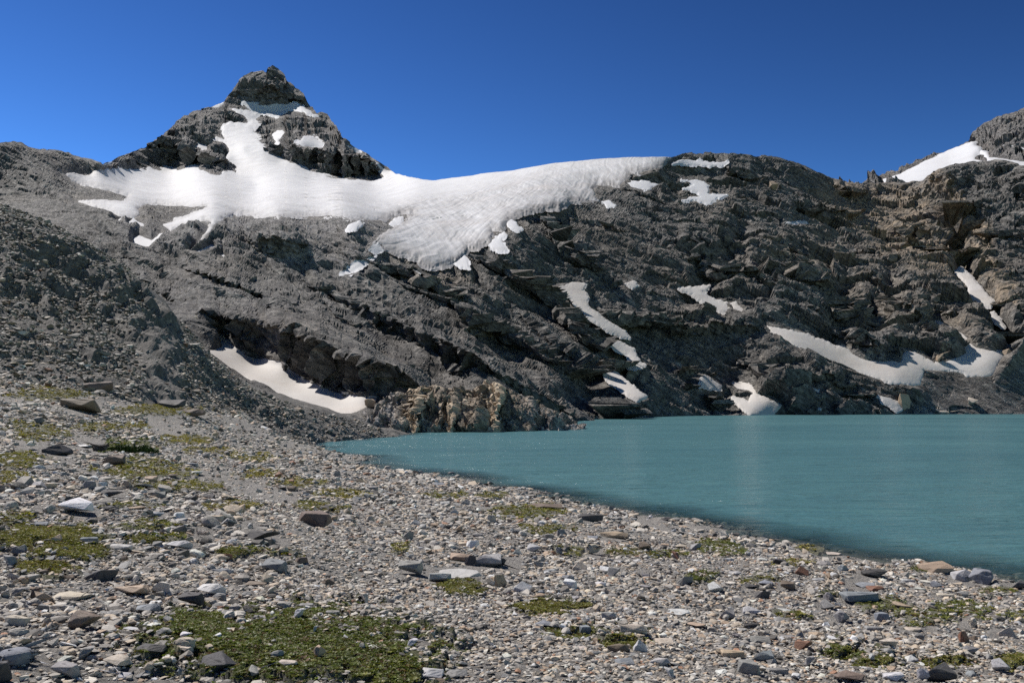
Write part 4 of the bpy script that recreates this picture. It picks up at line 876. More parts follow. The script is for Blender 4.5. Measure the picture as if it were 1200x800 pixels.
NAMED = [ # u, v of the base, width px, height px, colour, shape, label, short
 (36, 526, 38, 12, 'W', 'round', 'bright white flat boulder near the left edge beside mossy grass', 'the bright white boulder'),
 (72, 533, 28, 12, 'D', 'block', 'dark square block just right of the bright white boulder', None),
 (103, 524, 30, 11, 'W', 'slab', 'white slab against the dark boulder by the creeping shrub', None),
 (119, 529, 28, 13, 'D', 'round', 'black rounded boulder left of the creeping dark green shrub', 'the black boulder'),
 (139, 545, 22, 11, 'N', 'block', 'dark brown block below the creeping dark green shrub', None),
 (98, 603, 40, 18, 'W', 'slab', 'large pale white slab between two grass strips on the left', 'the large pale slab'),
 (237, 629, 29, 13, 'C', 'round', 'smooth cream rounded boulder above the grey squared block', 'the cream rounded boulder'),
 (217, 643, 26, 10, 'P', 'block', 'grey squared block just below the cream rounded boulder', None),
 (101, 703, 56, 20, 'C', 'slab', 'big buff slab with a broken lower edge at lower left', 'the big buff slab'),
 (40, 702, 24, 13, 'G', 'block', 'grey cube-like stone left of the big buff slab', None),
 (59, 702, 19, 14, 'N', 'block', 'brownish stone tucked against the left end of the big buff slab', None),
 (111, 738, 32, 22, 'N', 'block', 'brown angular stone below the big buff slab', 'the brown angular stone'),
 (38, 783, 72, 29, 'B', 'round', 'biggest dark blue grey boulder in the lower left corner', 'the biggest dark boulder'),
 (10, 800, 34, 20, 'D', 'block', 'dark stone cut by the lower left corner of the view', None),
 (217, 799, 40, 21, 'B', 'round', 'blue grey rounded boulder at the bottom left of the moss patch', 'the blue grey boulder'),
 (255, 698, 28, 14, 'W', 'block', 'white quartz stone at the upper left rim of the big moss patch', 'the white quartz stone'),
 (233, 709, 26, 13, 'D', 'block', 'dark stone left of the white quartz stone', None),
 (382, 769, 16, 11, 'T', 'block', 'tan cube-like stone lying in the middle of the big moss patch', 'the tan stone in the moss'),
 (531, 677, 66, 14, 'P', 'slab', 'long pale flat slab with a dark front edge', 'the long pale flat slab'),
 (517, 682, 24, 11, 'P', 'slab', 'small whitish flat stone leaning on the front of the long pale slab', None),
 (573, 664, 30, 13, 'P', 'block', 'pale grey stone between the long slab and the dark boulder', None),
 (597, 667, 30, 16, 'D', 'round', 'dark brown boulder at the right end of the slab cluster', 'the dark brown boulder'),
 (586, 687, 15, 12, 'T', 'block', 'small upright tan pointed stone below the dark brown boulder', None),
 (483, 673, 27, 14, 'G', 'block', 'grey wedge stone at the left end of the long pale slab', None),
 (540, 657, 28, 8, 'T', 'slab', 'tan flat stone behind the long pale slab', None),
 (552, 662, 12, 11, 'D', 'block', 'small dark upright stone behind the long pale slab', None),
 (691, 650, 33, 12, 'C', 'round', 'cream domed boulder alone on the middle of the beach', 'the cream domed boulder'),
 (760, 610, 28, 9, 'W', 'round', 'white boulder sitting at the very waterline', 'the white shoreline boulder'),
 (782, 611, 16, 5, 'D', 'block', 'dark wet stone touching the white shoreline boulder', None),
 (691, 611, 27, 8, 'D', 'slab', 'black flat stone near the water left of the white shoreline boulder', None),
 (718, 630, 30, 7, 'T', 'slab', 'tan flat slab below the white shoreline boulder', None),
 (638, 596, 38, 5, 'N', 'slab', 'long low brown slab close to the water', None),
 (897, 631, 21, 8, 'N', 'block', 'brown block on the shoreline right of centre', 'the brown shoreline block'),
 (873, 628, 15, 6, 'D', 'round', 'dark stone left of the brown shoreline block', None),
 (1003, 688, 30, 12, 'B', 'slab', 'blue grey flat block with a dark front face', 'the blue grey flat block'),
 (1014, 676, 25, 8, 'D', 'slab', 'dark slab just behind the blue grey flat block', None),
 (1017, 693, 20, 6, 'R', 'slab', 'rusty red slab under the blue grey flat block', None),
 (1053, 711, 34, 7, 'T', 'slab', 'orange tan plank-like slab by the grass on the right', 'the orange tan slab'),
 (968, 650, 24, 8, 'C', 'slab', 'cream slab on the shoreline with grass beside it', None),
 (1019, 653, 22, 7, 'N', 'round', 'brownish rounded stone at the water between cream slab and grey stone', None),
 (1037, 660, 22, 6, 'P', 'round', 'smooth pale grey stone at the waterline', None),
 (1087, 669, 36, 8, 'T', 'slab', 'tan slab with a dark right end at the waterline', None),
 (1121, 681, 24, 10, 'P', 'block', 'pale grey boulder at the water beside the big dark one', None),
 (1147, 684, 34, 15, 'B', 'block', 'big dark grey boulder at the waterline on the right', 'the big dark waterline boulder'),
 (1181, 690, 18, 8, 'D', 'block', 'wet black stone in the water right of the big dark boulder', None),
 (1197, 693, 13, 10, 'C', 'round', 'cream stone at the water cut by the right edge', None),
 (786, 719, 34, 6, 'P', 'slab', 'flat whitish slab alone in fine gravel right of centre', 'the flat whitish slab'),
 (813, 736, 22, 6, 'T', 'slab', 'pinkish flat stone below the flat whitish slab', None),
 (739, 741, 29, 9, 'C', 'slab', 'buff slab beside the small grass strip below the whitish slab', 'the buff slab by the grass'),
 (711, 725, 15, 8, 'P', 'slab', 'tilted pale grey stone above the buff slab by the grass', None),
 (684, 743, 13, 9, 'B', 'block', 'small blue grey stone in the grass left of the buff slab', None),
 (1004, 777, 26, 14, 'P', 'round', 'pale grey boulder with green grass on its left', 'the pale boulder with grass'),
 (1129, 735, 15, 13, 'C', 'round', 'pinkish round stone alone among grey gravel on the right', None),
 (1118, 753, 11, 12, 'R', 'block', 'upright rust coloured stone below the pinkish round stone', None),
 (1030, 757, 18, 7, 'C', 'block', 'salmon coloured flat stone above the brown oval one', None),
 (1053, 769, 23, 9, 'T', 'round', 'brown oval stone right of the pale boulder with grass', None),
 (1130, 793, 27, 16, 'B', 'round', 'blue grey boulder near the bottom right edge', 'the bottom right blue boulder'),
 (1159, 788, 20, 13, 'P', 'block', 'angular grey stone right of the bottom blue grey boulder', None),
 (985, 800, 34, 11, 'N', 'slab', 'reddish brown slab at the bottom edge right of centre', None),
 (1083, 799, 36, 17, 'D', 'block', 'dark angular boulder at the bottom edge on the right', 'the dark bottom boulder'),
 (981, 729, 20, 11, 'G', 'block', 'grey angular stone below the rusty red slab', None),
 (1001, 706, 38, 10, 'B', 'slab', 'broad flat grey slab below the blue grey flat block', None),
 (1062, 739, 25, 9, 'C', 'slab', 'pale pinkish slab below the orange tan slab', None),
 (1070, 797, 18, 14, 'P', 'block', 'pale block against the dark bottom boulder', None),
 (293, 622, 24, 13, 'P', 'round', 'pale grey rounded boulder behind a long dark one', 'the pale grey rounded boulder'),
 (312, 633, 34, 10, 'D', 'block', 'long black boulder in front of the pale grey rounded boulder', None),
 (330, 639, 21, 9, 'B', 'round', 'blue grey stone right of the long black boulder', None),
 (373, 615, 36, 14, 'N', 'block', 'dark brown blocky boulder in the middle of the gravel field', 'the dark brown blocky boulder'),
 (270, 657, 14, 8, 'R', 'block', 'small rust red stone at the right end of a grass strip', None),
 (391, 687, 16, 8, 'N', 'block', 'small brown stone on the gravel path above the moss', None),
 (387, 699, 18, 7, 'C', 'slab', 'pale pinkish flat stone just below the small brown one on the path', None),
 (137, 582, 22, 9, 'D', 'block', 'dark stone above the right end of the large pale slab', None),
 (58, 441, 38, 10, 'D', 'slab', 'dark overhanging slab at the foot of the left hillside', None),
 (93, 443, 26, 12, 'N', 'round', 'dark brown hump right of the overhanging slab on the hillside foot', None),
 (119, 459, 30, 12, 'N', 'slab', 'brown leaning slab lower on the left hillside foot', None),
 (98, 482, 40, 15, 'N', 'slab', 'broad rusty brown slab where the hillside meets the gravel', None),
 (204, 478, 30, 10, 'D', 'slab', 'dark slanting slab on the lower hillside right of the brown ones', None),
 (228, 487, 26, 8, 'N', 'slab', 'brown dark slab below the slanting slab on the hillside', None),
 (92, 793, 30, 14, 'G', 'block', 'grey wedge stone between the two dark bottom left boulders', None),
 (140, 798, 44, 13, 'P', 'round', 'pale grey long stone at the bottom edge left of the moss', None),
 (150, 782, 30, 12, 'C', 'slab', 'cream flat stone at the lower left rim of the moss', None),
 (76, 742, 30, 13, 'B', 'round', 'blue grey stone left of the brown angular stone', None),
 (32, 734, 26, 11, 'C', 'slab', 'cream split stone left of the blue grey stone', None),
 (122, 772, 28, 14, 'G', 'block', 'grey block left of the moss above the pale bottom stone', None),
 (187, 765, 28, 8, 'D', 'slab', 'dark flat stone on the left rim of the big moss patch', None),
 (228, 765, 16, 8, 'C', 'block', 'small buff stone inside the left part of the big moss patch', None),
 (227, 745, 12, 7, 'W', 'block', 'small white stone inside the upper left of the big moss patch', None),
 (345, 780, 20, 6, 'C', 'slab', 'pale slender stone in the lower middle of the big moss patch', None),
 (377, 741, 8, 8, 'P', 'block', 'tiny grey upright stone in the upper right of the moss', None),
 (413, 748, 12, 6, 'P', 'slab', 'small pale stone on the right rim of the moss', None),
 (183, 720, 24, 12, 'B', 'block', 'blue grey stone between brown angular stone and moss', None),
 (165, 697, 34, 10, 'T', 'slab', 'tan flat stone right of the big buff slab', None),
 (158, 662, 30, 12, 'N', 'round', 'brownish domed stone above the big buff slab to the right', None),
 (128, 680, 32, 12, 'D', 'block', 'dark stone heap behind the right end of the big buff slab', None),
 (150, 645, 26, 7, 'P', 'slab', 'light grey flat stone left of the grey squared block', None)]
placed = []; keepout = []
def place(u, v, w, h, col, shape, label, group, i, name=None, cat='stone', short_bury=True):
    Y = ground_hit(u, v)
    p = g_at(np.array(u, float), np.array(Y), GPos)
    m = Y / F
    me = random.choice(STONES[shape])
    nm = name or ('boulder' if w * m > 0.45 else 'stone')
    o = bpy.data.objects.new(nm, me); link(o)
    W = w * m; H = h * m * (0.98 if shape != 'slab' else 0.9)
    bury = 0.28 if short_bury else 0.14
    Dp = W * random.uniform(0.6, 0.9)
    o.scale = (W, Dp, H / (1 - bury))
    tl = 0.12 if shape != 'slab' else 0.10
    o.rotation_euler = (random.uniform(-tl, tl) * min(1, H / W * 1.5), random.uniform(-tl, tl) * min(1, H / W * 1.5), random.choice((0, math.pi)) + random.uniform(-0.3, 0.3))
    o.location = (p[0] * (1 + 0.3 * Dp / Y), p[1] + 0.3 * Dp, p[2] + H * 0.5 - bury * H * 0.5 + 0.0)
    cc = COLS[col]; j = random.uniform(0.88, 1.12)
    o.color = (cc[0] * j, cc[1] * j * random.uniform(0.97, 1.03), cc[2] * j * random.uniform(0.95, 1.05), 1)
    tag(o, label, 'boulder' if nm == 'boulder' else 'stone', group)
    placed.append((u, v, w)); keepout.append((u, v, w, h, short_bury))
    return o
for i, (u, v, w, h, col, shape, lab, short) in enumerate(NAMED):
    place(u, v, w * 1.1, h * 1.08, col, shape, lab, 'loose stones on the lake beach', i, short_bury=False)

# ... and the next largest ones of the beach, up to about 300 in all
LM = [(u, v, s) for (u, v, w, h, c_, sh_, l_, s) in NAMED if s]
CN = {'W': 'white', 'P': 'pale grey', 'G': 'mid grey', 'B': 'bluish grey', 'D': 'dark grey', 'C': 'cream', 'T': 'tan', 'R': 'rusty', 'N': 'brownish'}
SN = {'slab': 'flat', 'block': 'angular', 'round': 'rounded'}
shore_u = [p[0] for p in SHORE_N]; shore_v = [p[1] for p in SHORE_N]
used_labels = {}; extra = []
tries = 0
while len(extra) < 200 and tries < 9000:
    tries += 1
    u = random.uniform(4, 1196)
    zone_left = u < 330
    v = random.uniform(540, 798)
    if v < np.interp(u, shore_u, shore_v, left=500) + 9: continue
    pathc = np.interp(v, [520, 600, 660, 740, 800], [230, 330, 430, 560, 640])
    if abs(u - pathc) < np.interp(v, [520, 800], [26, 95]): continue
    vm, _ = veg_mask(np.array([u]), np.array([v]))
    if vm[0] > 0.2: continue
    base = np.interp(v, [540, 620, 700, 800], [9, 14, 20, 29]) * (1.25 if zone_left else 0.82)
    w = base * random.uniform(0.85, 1.3)
    if any(abs(u - a) < (w + c_) * 0.55 and abs(v - b) < (w + c_) * 0.3 for a, b, c_ in placed): continue
    col = random.choices('WPGBDCTRN', (5, 20, 26, 18, 9, 9, 7, 2, 8))[0]
    shape = random.choices(('slab', 'block', 'round'), (45, 35, 20))[0]
    h = w * {'slab': random.uniform(0.22, 0.36), 'block': random.uniform(0.4, 0.6), 'round': random.uniform(0.38, 0.5)}[shape]
    lu, lv, ls = min(LM, key=lambda q: ((q[0] - u) / 1.6) ** 2 + (q[1] - v) ** 2)
    du, dv = u - lu, v - lv
    dist_w = 'just' if math.hypot(du, dv * 2) < 60 else 'farther'
    if abs(du) < 18: rel = 'in front of' if dv > 0 else 'behind'
    else: rel = ('lower right of' if du > 0 else 'lower left of') if dv > 8 else (('right of' if du > 0 else 'left of') if dv > -8 else ('upper right of' if du > 0 else 'upper left of'))
    lab = None
    for pre in ('', 'small ', 'little '):
        cand = f'{pre}{CN[col]} {SN[shape]} stone {dist_w} {rel} {ls}'
        if cand not in used_labels: lab = cand; break
    if lab is None: continue
    used_labels[lab] = 1
    place(u, v, w, h, col, shape, lab, 'loose stones on the lake beach', 0); extra.append(lab)

# boulders and blocks on the far shore and walls
FARB = [(1108, 484, 26, 11, 'C', 'round', 'pale rounded boulder on the far shore below the biggest snowfield', 388),
        (1138, 473, 14, 7, 'C', 'block', 'pale block on the grey debris slope above the far shore', 392),
        (1062, 478, 16, 16, 'T', 'block', 'tall tan block at the left rim of the grey debris slope', 382),
        (1104, 422, 17, 8, 'T', 'block', 'large tan and dark block at the upper rim of the biggest snowfield', 408),
        (1182, 417, 16, 8, 'T', 'block', 'tan block at the right end of the biggest snowfield', 408),
        (951, 484, 24, 9, 'P', 'round', 'smooth pale rock at the far waterline beside the tiny snow patch', 352),
        (905, 222, 12, 10, 'T', 'block', 'upright tan block standing high on the rounded rock summit', 590),
        (893, 220, 12, 9, 'N', 'block', 'brown block beside the upright tan one below the rounded summit', 590),
        (432, 476, 12, 9, 'T', 'block', 'tan boulder at the lower end of the snow ramp', 134)]
for u, v, w, h, col, shape, lab, Y in FARB:
    Y = float(Y); 
    # stand it on the terrain
    i = int(np.argmin(np.abs(ucol - u))); colv = project(P[:, i])[1]; k = int(np.argmin(np.abs(colv - v))); p = P[k, i]
    m = p[1] / F
    o = bpy.data.objects.new('boulder', random.choice(STONES[shape])); link(o)
    o.scale = (w * m, w * m * 0.8, h * m * 1.25); o.rotation_euler = (random.uniform(-.15, .15), random.uniform(-.2, .2), random.uniform(-.6, .6))
    o.location = (p[0], p[1] - 0.1 * w * m, p[2] + h * m * 0.4)
    o.color = (*COLS[col], 1); tag(o, lab, 'boulder')

# ------------------------------------------------------------------ scattered gravel and leaves (beyond counting): instanced stuff
def source_collection(name, meshes):
    cc = bpy.data.collections.new(name)
    for i, me in enumerate(meshes):
        cc.objects.link(bpy.data.objects.new(f'{name}_{chr(97 + i)}', me))
    return cc

def scatter(name, pts, rot, scl, col, idx, coll, mat):
    me = bpy.data.meshes.new(name); n = len(pts)
    me.vertices.add(n); me.vertices.foreach_set('co', np.asarray(pts, np.float32).ravel())
    for an, ty, val, key in (('rot', 'FLOAT_VECTOR', rot, 'vector'), ('scl', 'FLOAT_VECTOR', scl, 'vector'), ('idx', 'INT', idx, 'value')):
        a = me.attributes.new(an, ty, 'POINT'); a.data.foreach_set(key, np.asarray(val, np.int32 if ty == 'INT' else np.float32).ravel())
    a = me.attributes.new('col', 'FLOAT_COLOR', 'POINT'); a.data.foreach_set('color', np.concatenate([col, np.ones((n, 1))], 1).astype(np.float32).ravel())
    o = link(bpy.data.objects.new(name, me))
    ng = bpy.data.node_groups.new(name + '_scatter', 'GeometryNodeTree')
    ng.interface.new_socket('Geometry', in_out='INPUT', socket_type='NodeSocketGeometry')
    ng.interface.new_socket('Geometry', in_out='OUTPUT', socket_type='NodeSocketGeometry')
    nd = ng.nodes.new; gi = nd('NodeGroupInput'); go = nd('NodeGroupOutput')
    iop = nd('GeometryNodeInstanceOnPoints'); ci = nd('GeometryNodeCollectionInfo')
    ci.inputs['Collection'].default_value = coll; ci.inputs['Separate Children'].default_value = True; ci.inputs['Reset Children'].default_value = True
    iop.inputs['Pick Instance'].default_value = True
    def named(nm, ty):
        x = nd('GeometryNodeInputNamedAttribute'); x.data_type = ty; x.inputs['Name'].default_value = nm
        return [s for s in x.outputs if s.enabled and s.name == 'Attribute'][0]
    L = ng.links.new
    L(gi.outputs[0], iop.inputs['Points']); L(ci.outputs[0], iop.inputs['Instance'])
    L(named('idx', 'INT'), iop.inputs['Instance Index'])
    e2r = nd('FunctionNodeEulerToRotation'); L(named('rot', 'FLOAT_VECTOR'), e2r.inputs[0]); L(e2r.outputs[0], iop.inputs['Rotation'])
    L(named('scl', 'FLOAT_VECTOR'), iop.inputs['Scale'])
    L(iop.outputs[0], go.inputs[0])
    md = o.modifiers.new('scatter', 'NODES'); md.node_group = ng
    return o

PEB = [hull_mesh('gravel_piece', 500 + i, 12, (1, 0.8, 0.5), 0.6, 0.0, 0, M_GRAVEL) for i in range(10)] + [hull_mesh('gravel_piece', 540 + i, 22, (1, 0.8, 0.55), 0.15, 0.05, 0, M_GRAVEL) for i in range(6)]
PC = source_collection('gravel_piece', PEB)
PAL = np.array([1.30, 1.22, 1.10]) * np.array([(0.25, 0.245, 0.24), (0.33, 0.325, 0.32), (0.22, 0.23, 0.245), (0.43, 0.425, 0.415), (0.42, 0.37, 0.31), (0.10, 0.097, 0.095), (0.58, 0.57, 0.55), (0.30, 0.24, 0.19), (0.28, 0.17, 0.12), (0.38, 0.345, 0.30)])
PW = np.array([18, 17, 13, 13, 10, 11, 7, 7, 2, 10.0]); PW /= PW.sum()
pts, rot, scl, col, idx = [], [], [], [], []
for s, cov, ymax, hill_only in [(0.032, 0.30, 11.5, 0), (0.05, 0.34, 22, 0), (0.085, 0.36, 42, 0), (0.14, 0.26, 60, 0), (0.24, 0.17, 100, 0), (0.40, 0.10, 112, 0), (0.70, 0.04, 112, 1), (0.28, 0.50, 112, 1)]:
    ymin = 3.2 if s < 0.3 else 7.0
    area = 0.66 * (ymax ** 2 - ymin ** 2)
    wide = ymax < 35; u0_, u1_ = (-260, 1470) if wide else (-140, 1340); n = int(area * cov / (0.55 * s * s) * (u1_ - u0_) / 1360)
    Y = np.sqrt(RNG.uniform(ymin ** 2, ymax ** 2, n)); u = RNG.uniform(u0_, u1_, n)
    p = g_at(u, Y, GPos); h = g_at(u, Y, HILL)
    pu, pv = project(p)
    vm, _ = veg_mask(pu, pv); vm = vm * (Y < 75)
    pathc = np.interp(pv, [500, 540, 600, 660, 740, 800], [190, 240, 330, 430, 560, 640]); pw = np.interp(pv, [510, 800], [24, 105])
    onpath = sstep(1.15, 0.7, np.abs(pu - pathc) / pw)
    r = RNG.uniform(0, 1, n)
    vis = pv - np.interp(pu, [-100, 0, 60, 130, 200, 240, 285, 330, 400, 430], [225, 236, 260, 300, 357, 412, 451, 472, 491, 497]) > -2
    keep = (p[:, 2] > -0.30) & vis & (r > vm * np.where(Y < 12, 0.975, 0.74))
    if not hill_only and s > 0.04:
        for (a_, b_, w_, h_, sm_) in keepout:
            k_ = 0.36 if sm_ else 0.46
            keep &= ~((np.abs(pu - a_) < k_ * w_) & (pv > b_ - 0.8 * h_ - 1) & (pv < b_ + (0.5 if sm_ else 1.8 + 0.05 * w_)))
    if s > 0.1: keep &= (RNG.uniform(0, 1, n) > onpath * 0.96)
    if 0.06 < s <= 0.1: keep &= (RNG.uniform(0, 1, n) > onpath * np.where(Y < 20, 0.6, 0.1))
    clump = vnoise(np.stack([p[:, 0] / 2.2, p[:, 1] / 2.2, 0 * Y], -1), 77)
    if s >= 0.085: keep &= (RNG.uniform(-0.9, 0.6, n) < clump + 0.25 * (pu < 330))
    keep &= (h > 0.5) if hill_only else (RNG.uniform(0, 1, n) > h * 0.35)
    p, u, Y, h, pu, pv = p[keep], u[keep], Y[keep], h[keep], pu[keep], pv[keep]; n = len(p)
    sz = s * np.exp(RNG.normal(0, 0.33, n)); sz = np.where(h < 0.5, np.minimum(sz, np.where((pu < 340) & (pv > 560), RNG.uniform(11, 26, n), RNG.uniform(7, 14, n)) * Y / F), sz); fl = np.where(RNG.uniform(0, 1, n) < 0.68, RNG.uniform(0.13, 0.30, n), RNG.uniform(0.4, 0.7, n))
    S = np.stack([sz, sz * RNG.uniform(0.6, 0.95, n), sz * fl], -1)
    p = p.copy(); p[:, 2] += S[:, 2] * RNG.uniform(0.05, 0.42, n)
    pts.append(p); scl.append(S); rot.append(np.stack([RNG.normal(0, 0.20, n), RNG.normal(0, 0.20, n), RNG.uniform(0, 6.283, n)], -1))
    ci_ = PAL[RNG.choice(len(PAL), n, p=PW)] * np.exp(RNG.normal(0, 0.16, (n, 1)))
    ci_ *= np.where(h[:, None] > 0.5, 0.58 + 0.32 * (RNG.uniform(0, 1, (n, 1)) < 0.12), 1.0)
    wet = sstep(0.10, 0.0, p[:, 2])[:, None]
    col.append(np.clip(ci_ * (1 - 0.40 * wet), 0.02, 0.7)); idx.append(RNG.integers(0, len(PEB), n))
o = scatter('gravel', np.concatenate(pts), np.concatenate(rot), np.concatenate(scl), np.concatenate(col), np.concatenate(idx), PC, M_GRAVEL)
tag(o, 'grey and buff gravel and small stones covering the beach and scree', 'gravel', kind='stuff')
print('gravel pieces', sum(len(x) for x in pts))

def tuft_mesh(seed, leaves, spread, upright, lw):
    r = random.Random(seed); vs, fs = [], []
    for _ in range(leaves):
        a = r.uniform(0, 6.283); d = r.uniform(0, spread); b = Vector((math.cos(a) * d, math.sin(a) * d, r.uniform(0, 0.25)))
        a2 = a + r.uniform(-1.2, 1.2); el = r.uniform(upright * 0.4, upright); L = r.uniform(0.35, 0.6)
        ax = Vector((math.cos(a2) * math.cos(el), math.sin(a2) * math.cos(el), math.sin(el))); sd = ax.cross(Vector((0, 0, 1))); sd = sd.normalized() if sd.length > 1e-3 else Vector((1, 0, 0))
        k = len(vs); w = L * lw
        vs += [b, b + ax * L * 0.35 + sd * w, b + ax * L * 0.75 + sd * w * 0.8, b + ax * L + Vector((0, 0, -0.04)), b + ax * L * 0.75 - sd * w * 0.8, b + ax * L * 0.35 - sd * w]
        fs += [(k, k + 1, k + 5), (k + 1, k + 2, k + 4), (k + 1, k + 4, k + 5), (k + 2, k + 3, k + 4)]
    me = bpy.data.meshes.new('leaf_tuft'); me.from_pydata([v[:] for v in vs], [], fs); me.update(); me.materials.append(M_LEAF)
    return me
TUFT = [tuft_mesh(i, 16, 0.5, 0.9, 0.30) for i in range(5)] + [tuft_mesh(20 + i, 18, 0.45, 1.25, 0.10) for i in range(3)]
TC = source_collection('leaf_tuft', TUFT)
pts, rot, scl, col, idx = [], [], [], [], []
def add_tufts(p, sz, tone, jitter=0.25):
    n = len(p)
    g0 = np.array((0.098, 0.122, 0.030)); g1 = np.array((0.25, 0.205, 0.055)); g2 = np.array((0.115, 0.075, 0.04))
    w = np.clip(tone[:, None] + RNG.normal(0, 0.22, (n, 1)), 0, 1); cc = g0 * (1 - w) + g1 * w
    br = (RNG.uniform(0, 1, (n, 1)) < 0.12); cc = np.where(br, g2, cc) * np.exp(RNG.normal(0, jitter, (n, 1)))
    pts.append(p); scl.append(np.stack([sz, sz, sz * RNG.uniform(0.35, 0.75, n)], -1)); rot.append(np.stack([RNG.normal(0, .2, n), RNG.normal(0, .2, n), RNG.uniform(0, 6.28, n)], -1))
    col.append(cc); idx.append(np.where(RNG.uniform(0, 1, n) < 0.8, RNG.integers(0, 5, n), RNG.integers(5, 8, n)))
for lo, hi, dens, s in [(3.5, 12, 3600, 0.026), (12, 24, 420, 0.058), (24, 72, 95, 0.10)]:
    n = int(0.66 * (hi ** 2 - lo ** 2) * dens); Y = np.sqrt(RNG.uniform(lo ** 2, hi ** 2, n)); u = RNG.uniform(-80, 1280, n)
    p = g_at(u, Y, GPos); pu, pv = project(p); vm, tone = veg_mask(pu, pv)
    keep = (RNG.uniform(0, 1, n) < vm * np.where(Y < 12, 0.9, 0.5)) & (p[:, 2] > 0.08)
    p, tone = p[keep], tone[keep]; n = len(p)
    add_tufts(p, s * np.exp(RNG.normal(0, 0.25, n)), tone.astype(float))
o = scatter('grass', np.concatenate(pts), np.concatenate(rot), np.concatenate(scl), np.concatenate(col), np.concatenate(idx), TC, M_LEAF)
tag(o, 'low green and yellowish alpine moss and grass growing in patches between the stones', 'grass', kind='stuff')
print('tufts', sum(len(x) for x in pts))

# ------------------------------------------------------------------ the creeping shrub on the left (a plant of its own)
def make_shrub():
    Y = ground_hit(150, 530); m = Y / F
    p0 = g_at(np.array(150.0), np.array(Y), GPos)
    t = NT('shrub_leaves'); gp_ = t.pos()
    c_ = t.ramp(t.noise(gp_, 5.0, 5, 0.7), [(0.35, (0.035, 0.055, 0.014)), (0.65, (0.075, 0.105, 0.028))]); t.principled(c_, 0.6, 0.25)
    vs, fs = [], []
    r = random.Random(3)
    for _ in range(2600):
        a = r.uniform(0, 6.283); q = math.sqrt(r.uniform(0, 1)); x = math.cos(a) * q * 34 * m; y = math.sin(a) * q * 20 * m + 0.3
        hh = 11 * m * math.sqrt(max(0.02, 1 - q * q)) * (0.7 + 0.3 * math.sin(x * 9) * math.cos(y * 7 + 1))
        z = hh * r.uniform(0.25, 1.0)
        L = r.uniform(0.05, 0.10); el = r.uniform(0.2, 1.3); ax = Vector((math.cos(a) * math.cos(el), math.sin(a) * math.cos(el), math.sin(el))) * L
        sd = ax.cross(Vector((r.uniform(-1, 1), r.uniform(-1, 1), 1))).normalized() * L * 0.3
        b = Vector((x, y, z - 0.03)); k = len(vs)
        vs += [b, b + ax * 0.5 + sd, b + ax, b + ax * 0.5 - sd]; fs.append((k, k + 1, k + 2, k + 3))
    me = bpy.data.meshes.new('foliage'); me.from_pydata([v[:] for v in vs], [], fs); me.update(); me.materials.append(t.m)
    root = link(bpy.data.objects.new('creeping_shrub', None)); root.location = p0
    tag(root, 'dark green creeping shrub cushion right of the black rounded boulder', 'shrub')
    link(bpy.data.objects.new('foliage', me), root)
    bm = bmesh.new()
    for _ in range(26):
        a = r.uniform(0, 6.283); q = r.uniform(0.3, 0.95); e = Vector((math.cos(a) * q * 33 * m, math.sin(a) * q * 18 * m + 0.3, 10 * m * (1 - q) + 0.04)); s0 = Vector((0, 0.3, 0.0))
        d = (e - s0); sd = d.cross(Vector((0, 0, 1))).normalized() * 0.012; up = Vector((0, 0, 0.012))
        ring0 = [bm.verts.new(s0 + x) for x in (sd, up, -sd, -up)]; mid = s0 + d * 0.5 + Vector((0, 0, 0.05))
        ring1 = [bm.verts.new(mid + x * 0.8) for x in (sd, up, -sd, -up)]; tip = bm.verts.new(e)
        for i in range(4):
            bm.faces.new((ring0[i], ring0[(i + 1) % 4], ring1[(i + 1) % 4], ring1[i])); bm.faces.new((ring1[i], ring1[(i + 1) % 4], tip))
    me2 = bpy.data.meshes.new('stems'); bm.to_mesh(me2); bm.free()
    t2 = NT('shrub_wood'); t2.principled(t2.ramp(t2.noise(t2.pos(), 20, 4), [(0.3, (0.05, 0.035, 0.025)), (0.7, (0.12, 0.085, 0.06))]), 0.85, 0.2); me2.materials.append(t2.m)
    link(bpy.data.objects.new('stem', me2), root)
make_shrub()

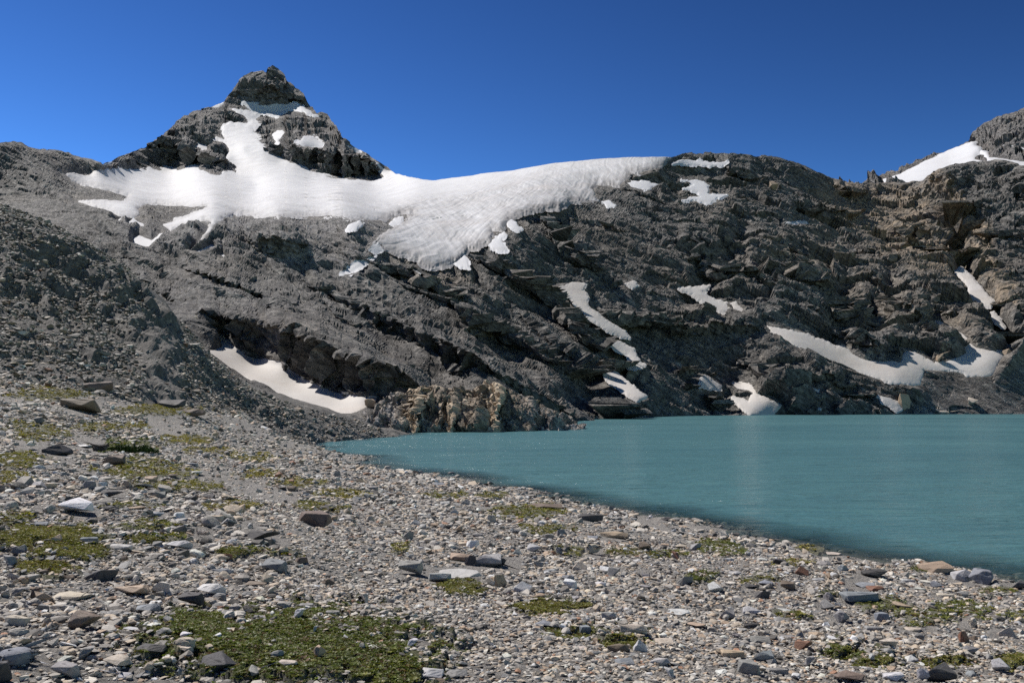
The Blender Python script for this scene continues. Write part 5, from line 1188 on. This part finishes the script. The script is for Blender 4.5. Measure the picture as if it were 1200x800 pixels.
# ------------------------------------------------------------------ light, sky, camera
SUN_AZ, SUN_EL = math.radians(-52), math.radians(52)
sd = Vector((math.sin(SUN_AZ) * math.cos(SUN_EL), math.cos(SUN_AZ) * math.cos(SUN_EL), math.sin(SUN_EL)))
L = bpy.data.lights.new('sun', 'SUN'); L.energy = 5.0; L.angle = math.radians(0.53); L.color = (1.0, 0.955, 0.90)
lo = bpy.data.objects.new('sun', L); link(lo); lo.rotation_euler = sd.to_track_quat('Z', 'Y').to_euler()
w = bpy.data.worlds.new('World'); scene.world = w; w.use_nodes = True
nt = w.node_tree; nt.nodes.clear()
sky = nt.nodes.new('ShaderNodeTexSky'); sky.sky_type = 'NISHITA'; sky.sun_disc = False; sky.sun_elevation = SUN_EL; sky.sun_rotation = SUN_AZ
sky.altitude = 2900; sky.air_density = 1.0; sky.dust_density = 0.1; sky.ozone_density = 3.0
bg = nt.nodes.new('ShaderNodeBackground'); bg.inputs['Strength'].default_value = 0.09
wo = nt.nodes.new('ShaderNodeOutputWorld'); 
vm1 = nt.nodes.new('ShaderNodeVectorMath'); vm1.operation = 'SCALE'; vm1.inputs['Scale'].default_value = 0.107
gm = nt.nodes.new('ShaderNodeGamma'); gm.inputs[1].default_value = 2.2
vm2 = nt.nodes.new('ShaderNodeVectorMath'); vm2.operation = 'MULTIPLY'; vm2.inputs[1].default_value = (2.7 / 0.107, 2.7 / 0.107, 2.08 / 0.107)
nt.links.new(sky.outputs[0], vm1.inputs[0]); nt.links.new(vm1.outputs[0], gm.inputs[0]); nt.links.new(gm.outputs[0], vm2.inputs[0]); nt.links.new(vm2.outputs[0], bg.inputs[0]); nt.links.new(bg.outputs[0], wo.inputs[0])

cam = bpy.data.cameras.new('camera'); cam.sensor_width = 36; cam.lens = 36 * F / 1200; cam.clip_start = 0.1; cam.clip_end = 20000
co = bpy.data.objects.new('camera', cam); link(co); co.location = (0, 0, EYE); co.rotation_euler = (math.pi / 2 + TH, 0, 0)
scene.camera = co
scene.view_settings.view_transform = 'Standard'; scene.view_settings.look = 'None'; scene.view_settings.gamma = 1; scene.view_settings.exposure = 0.25
scene.view_settings.use_curve_mapping = False
scene.render.engine = 'CYCLES'
cy = scene.cycles; cy.max_bounces = 4; cy.diffuse_bounces = 2; cy.glossy_bounces = 2; cy.transparent_max_bounces = 6; cy.caustics_reflective = False; cy.caustics_refractive = False
cy.use_denoising = False; cy.sample_clamp_direct = 5.0; cy.sample_clamp_indirect = 6.0
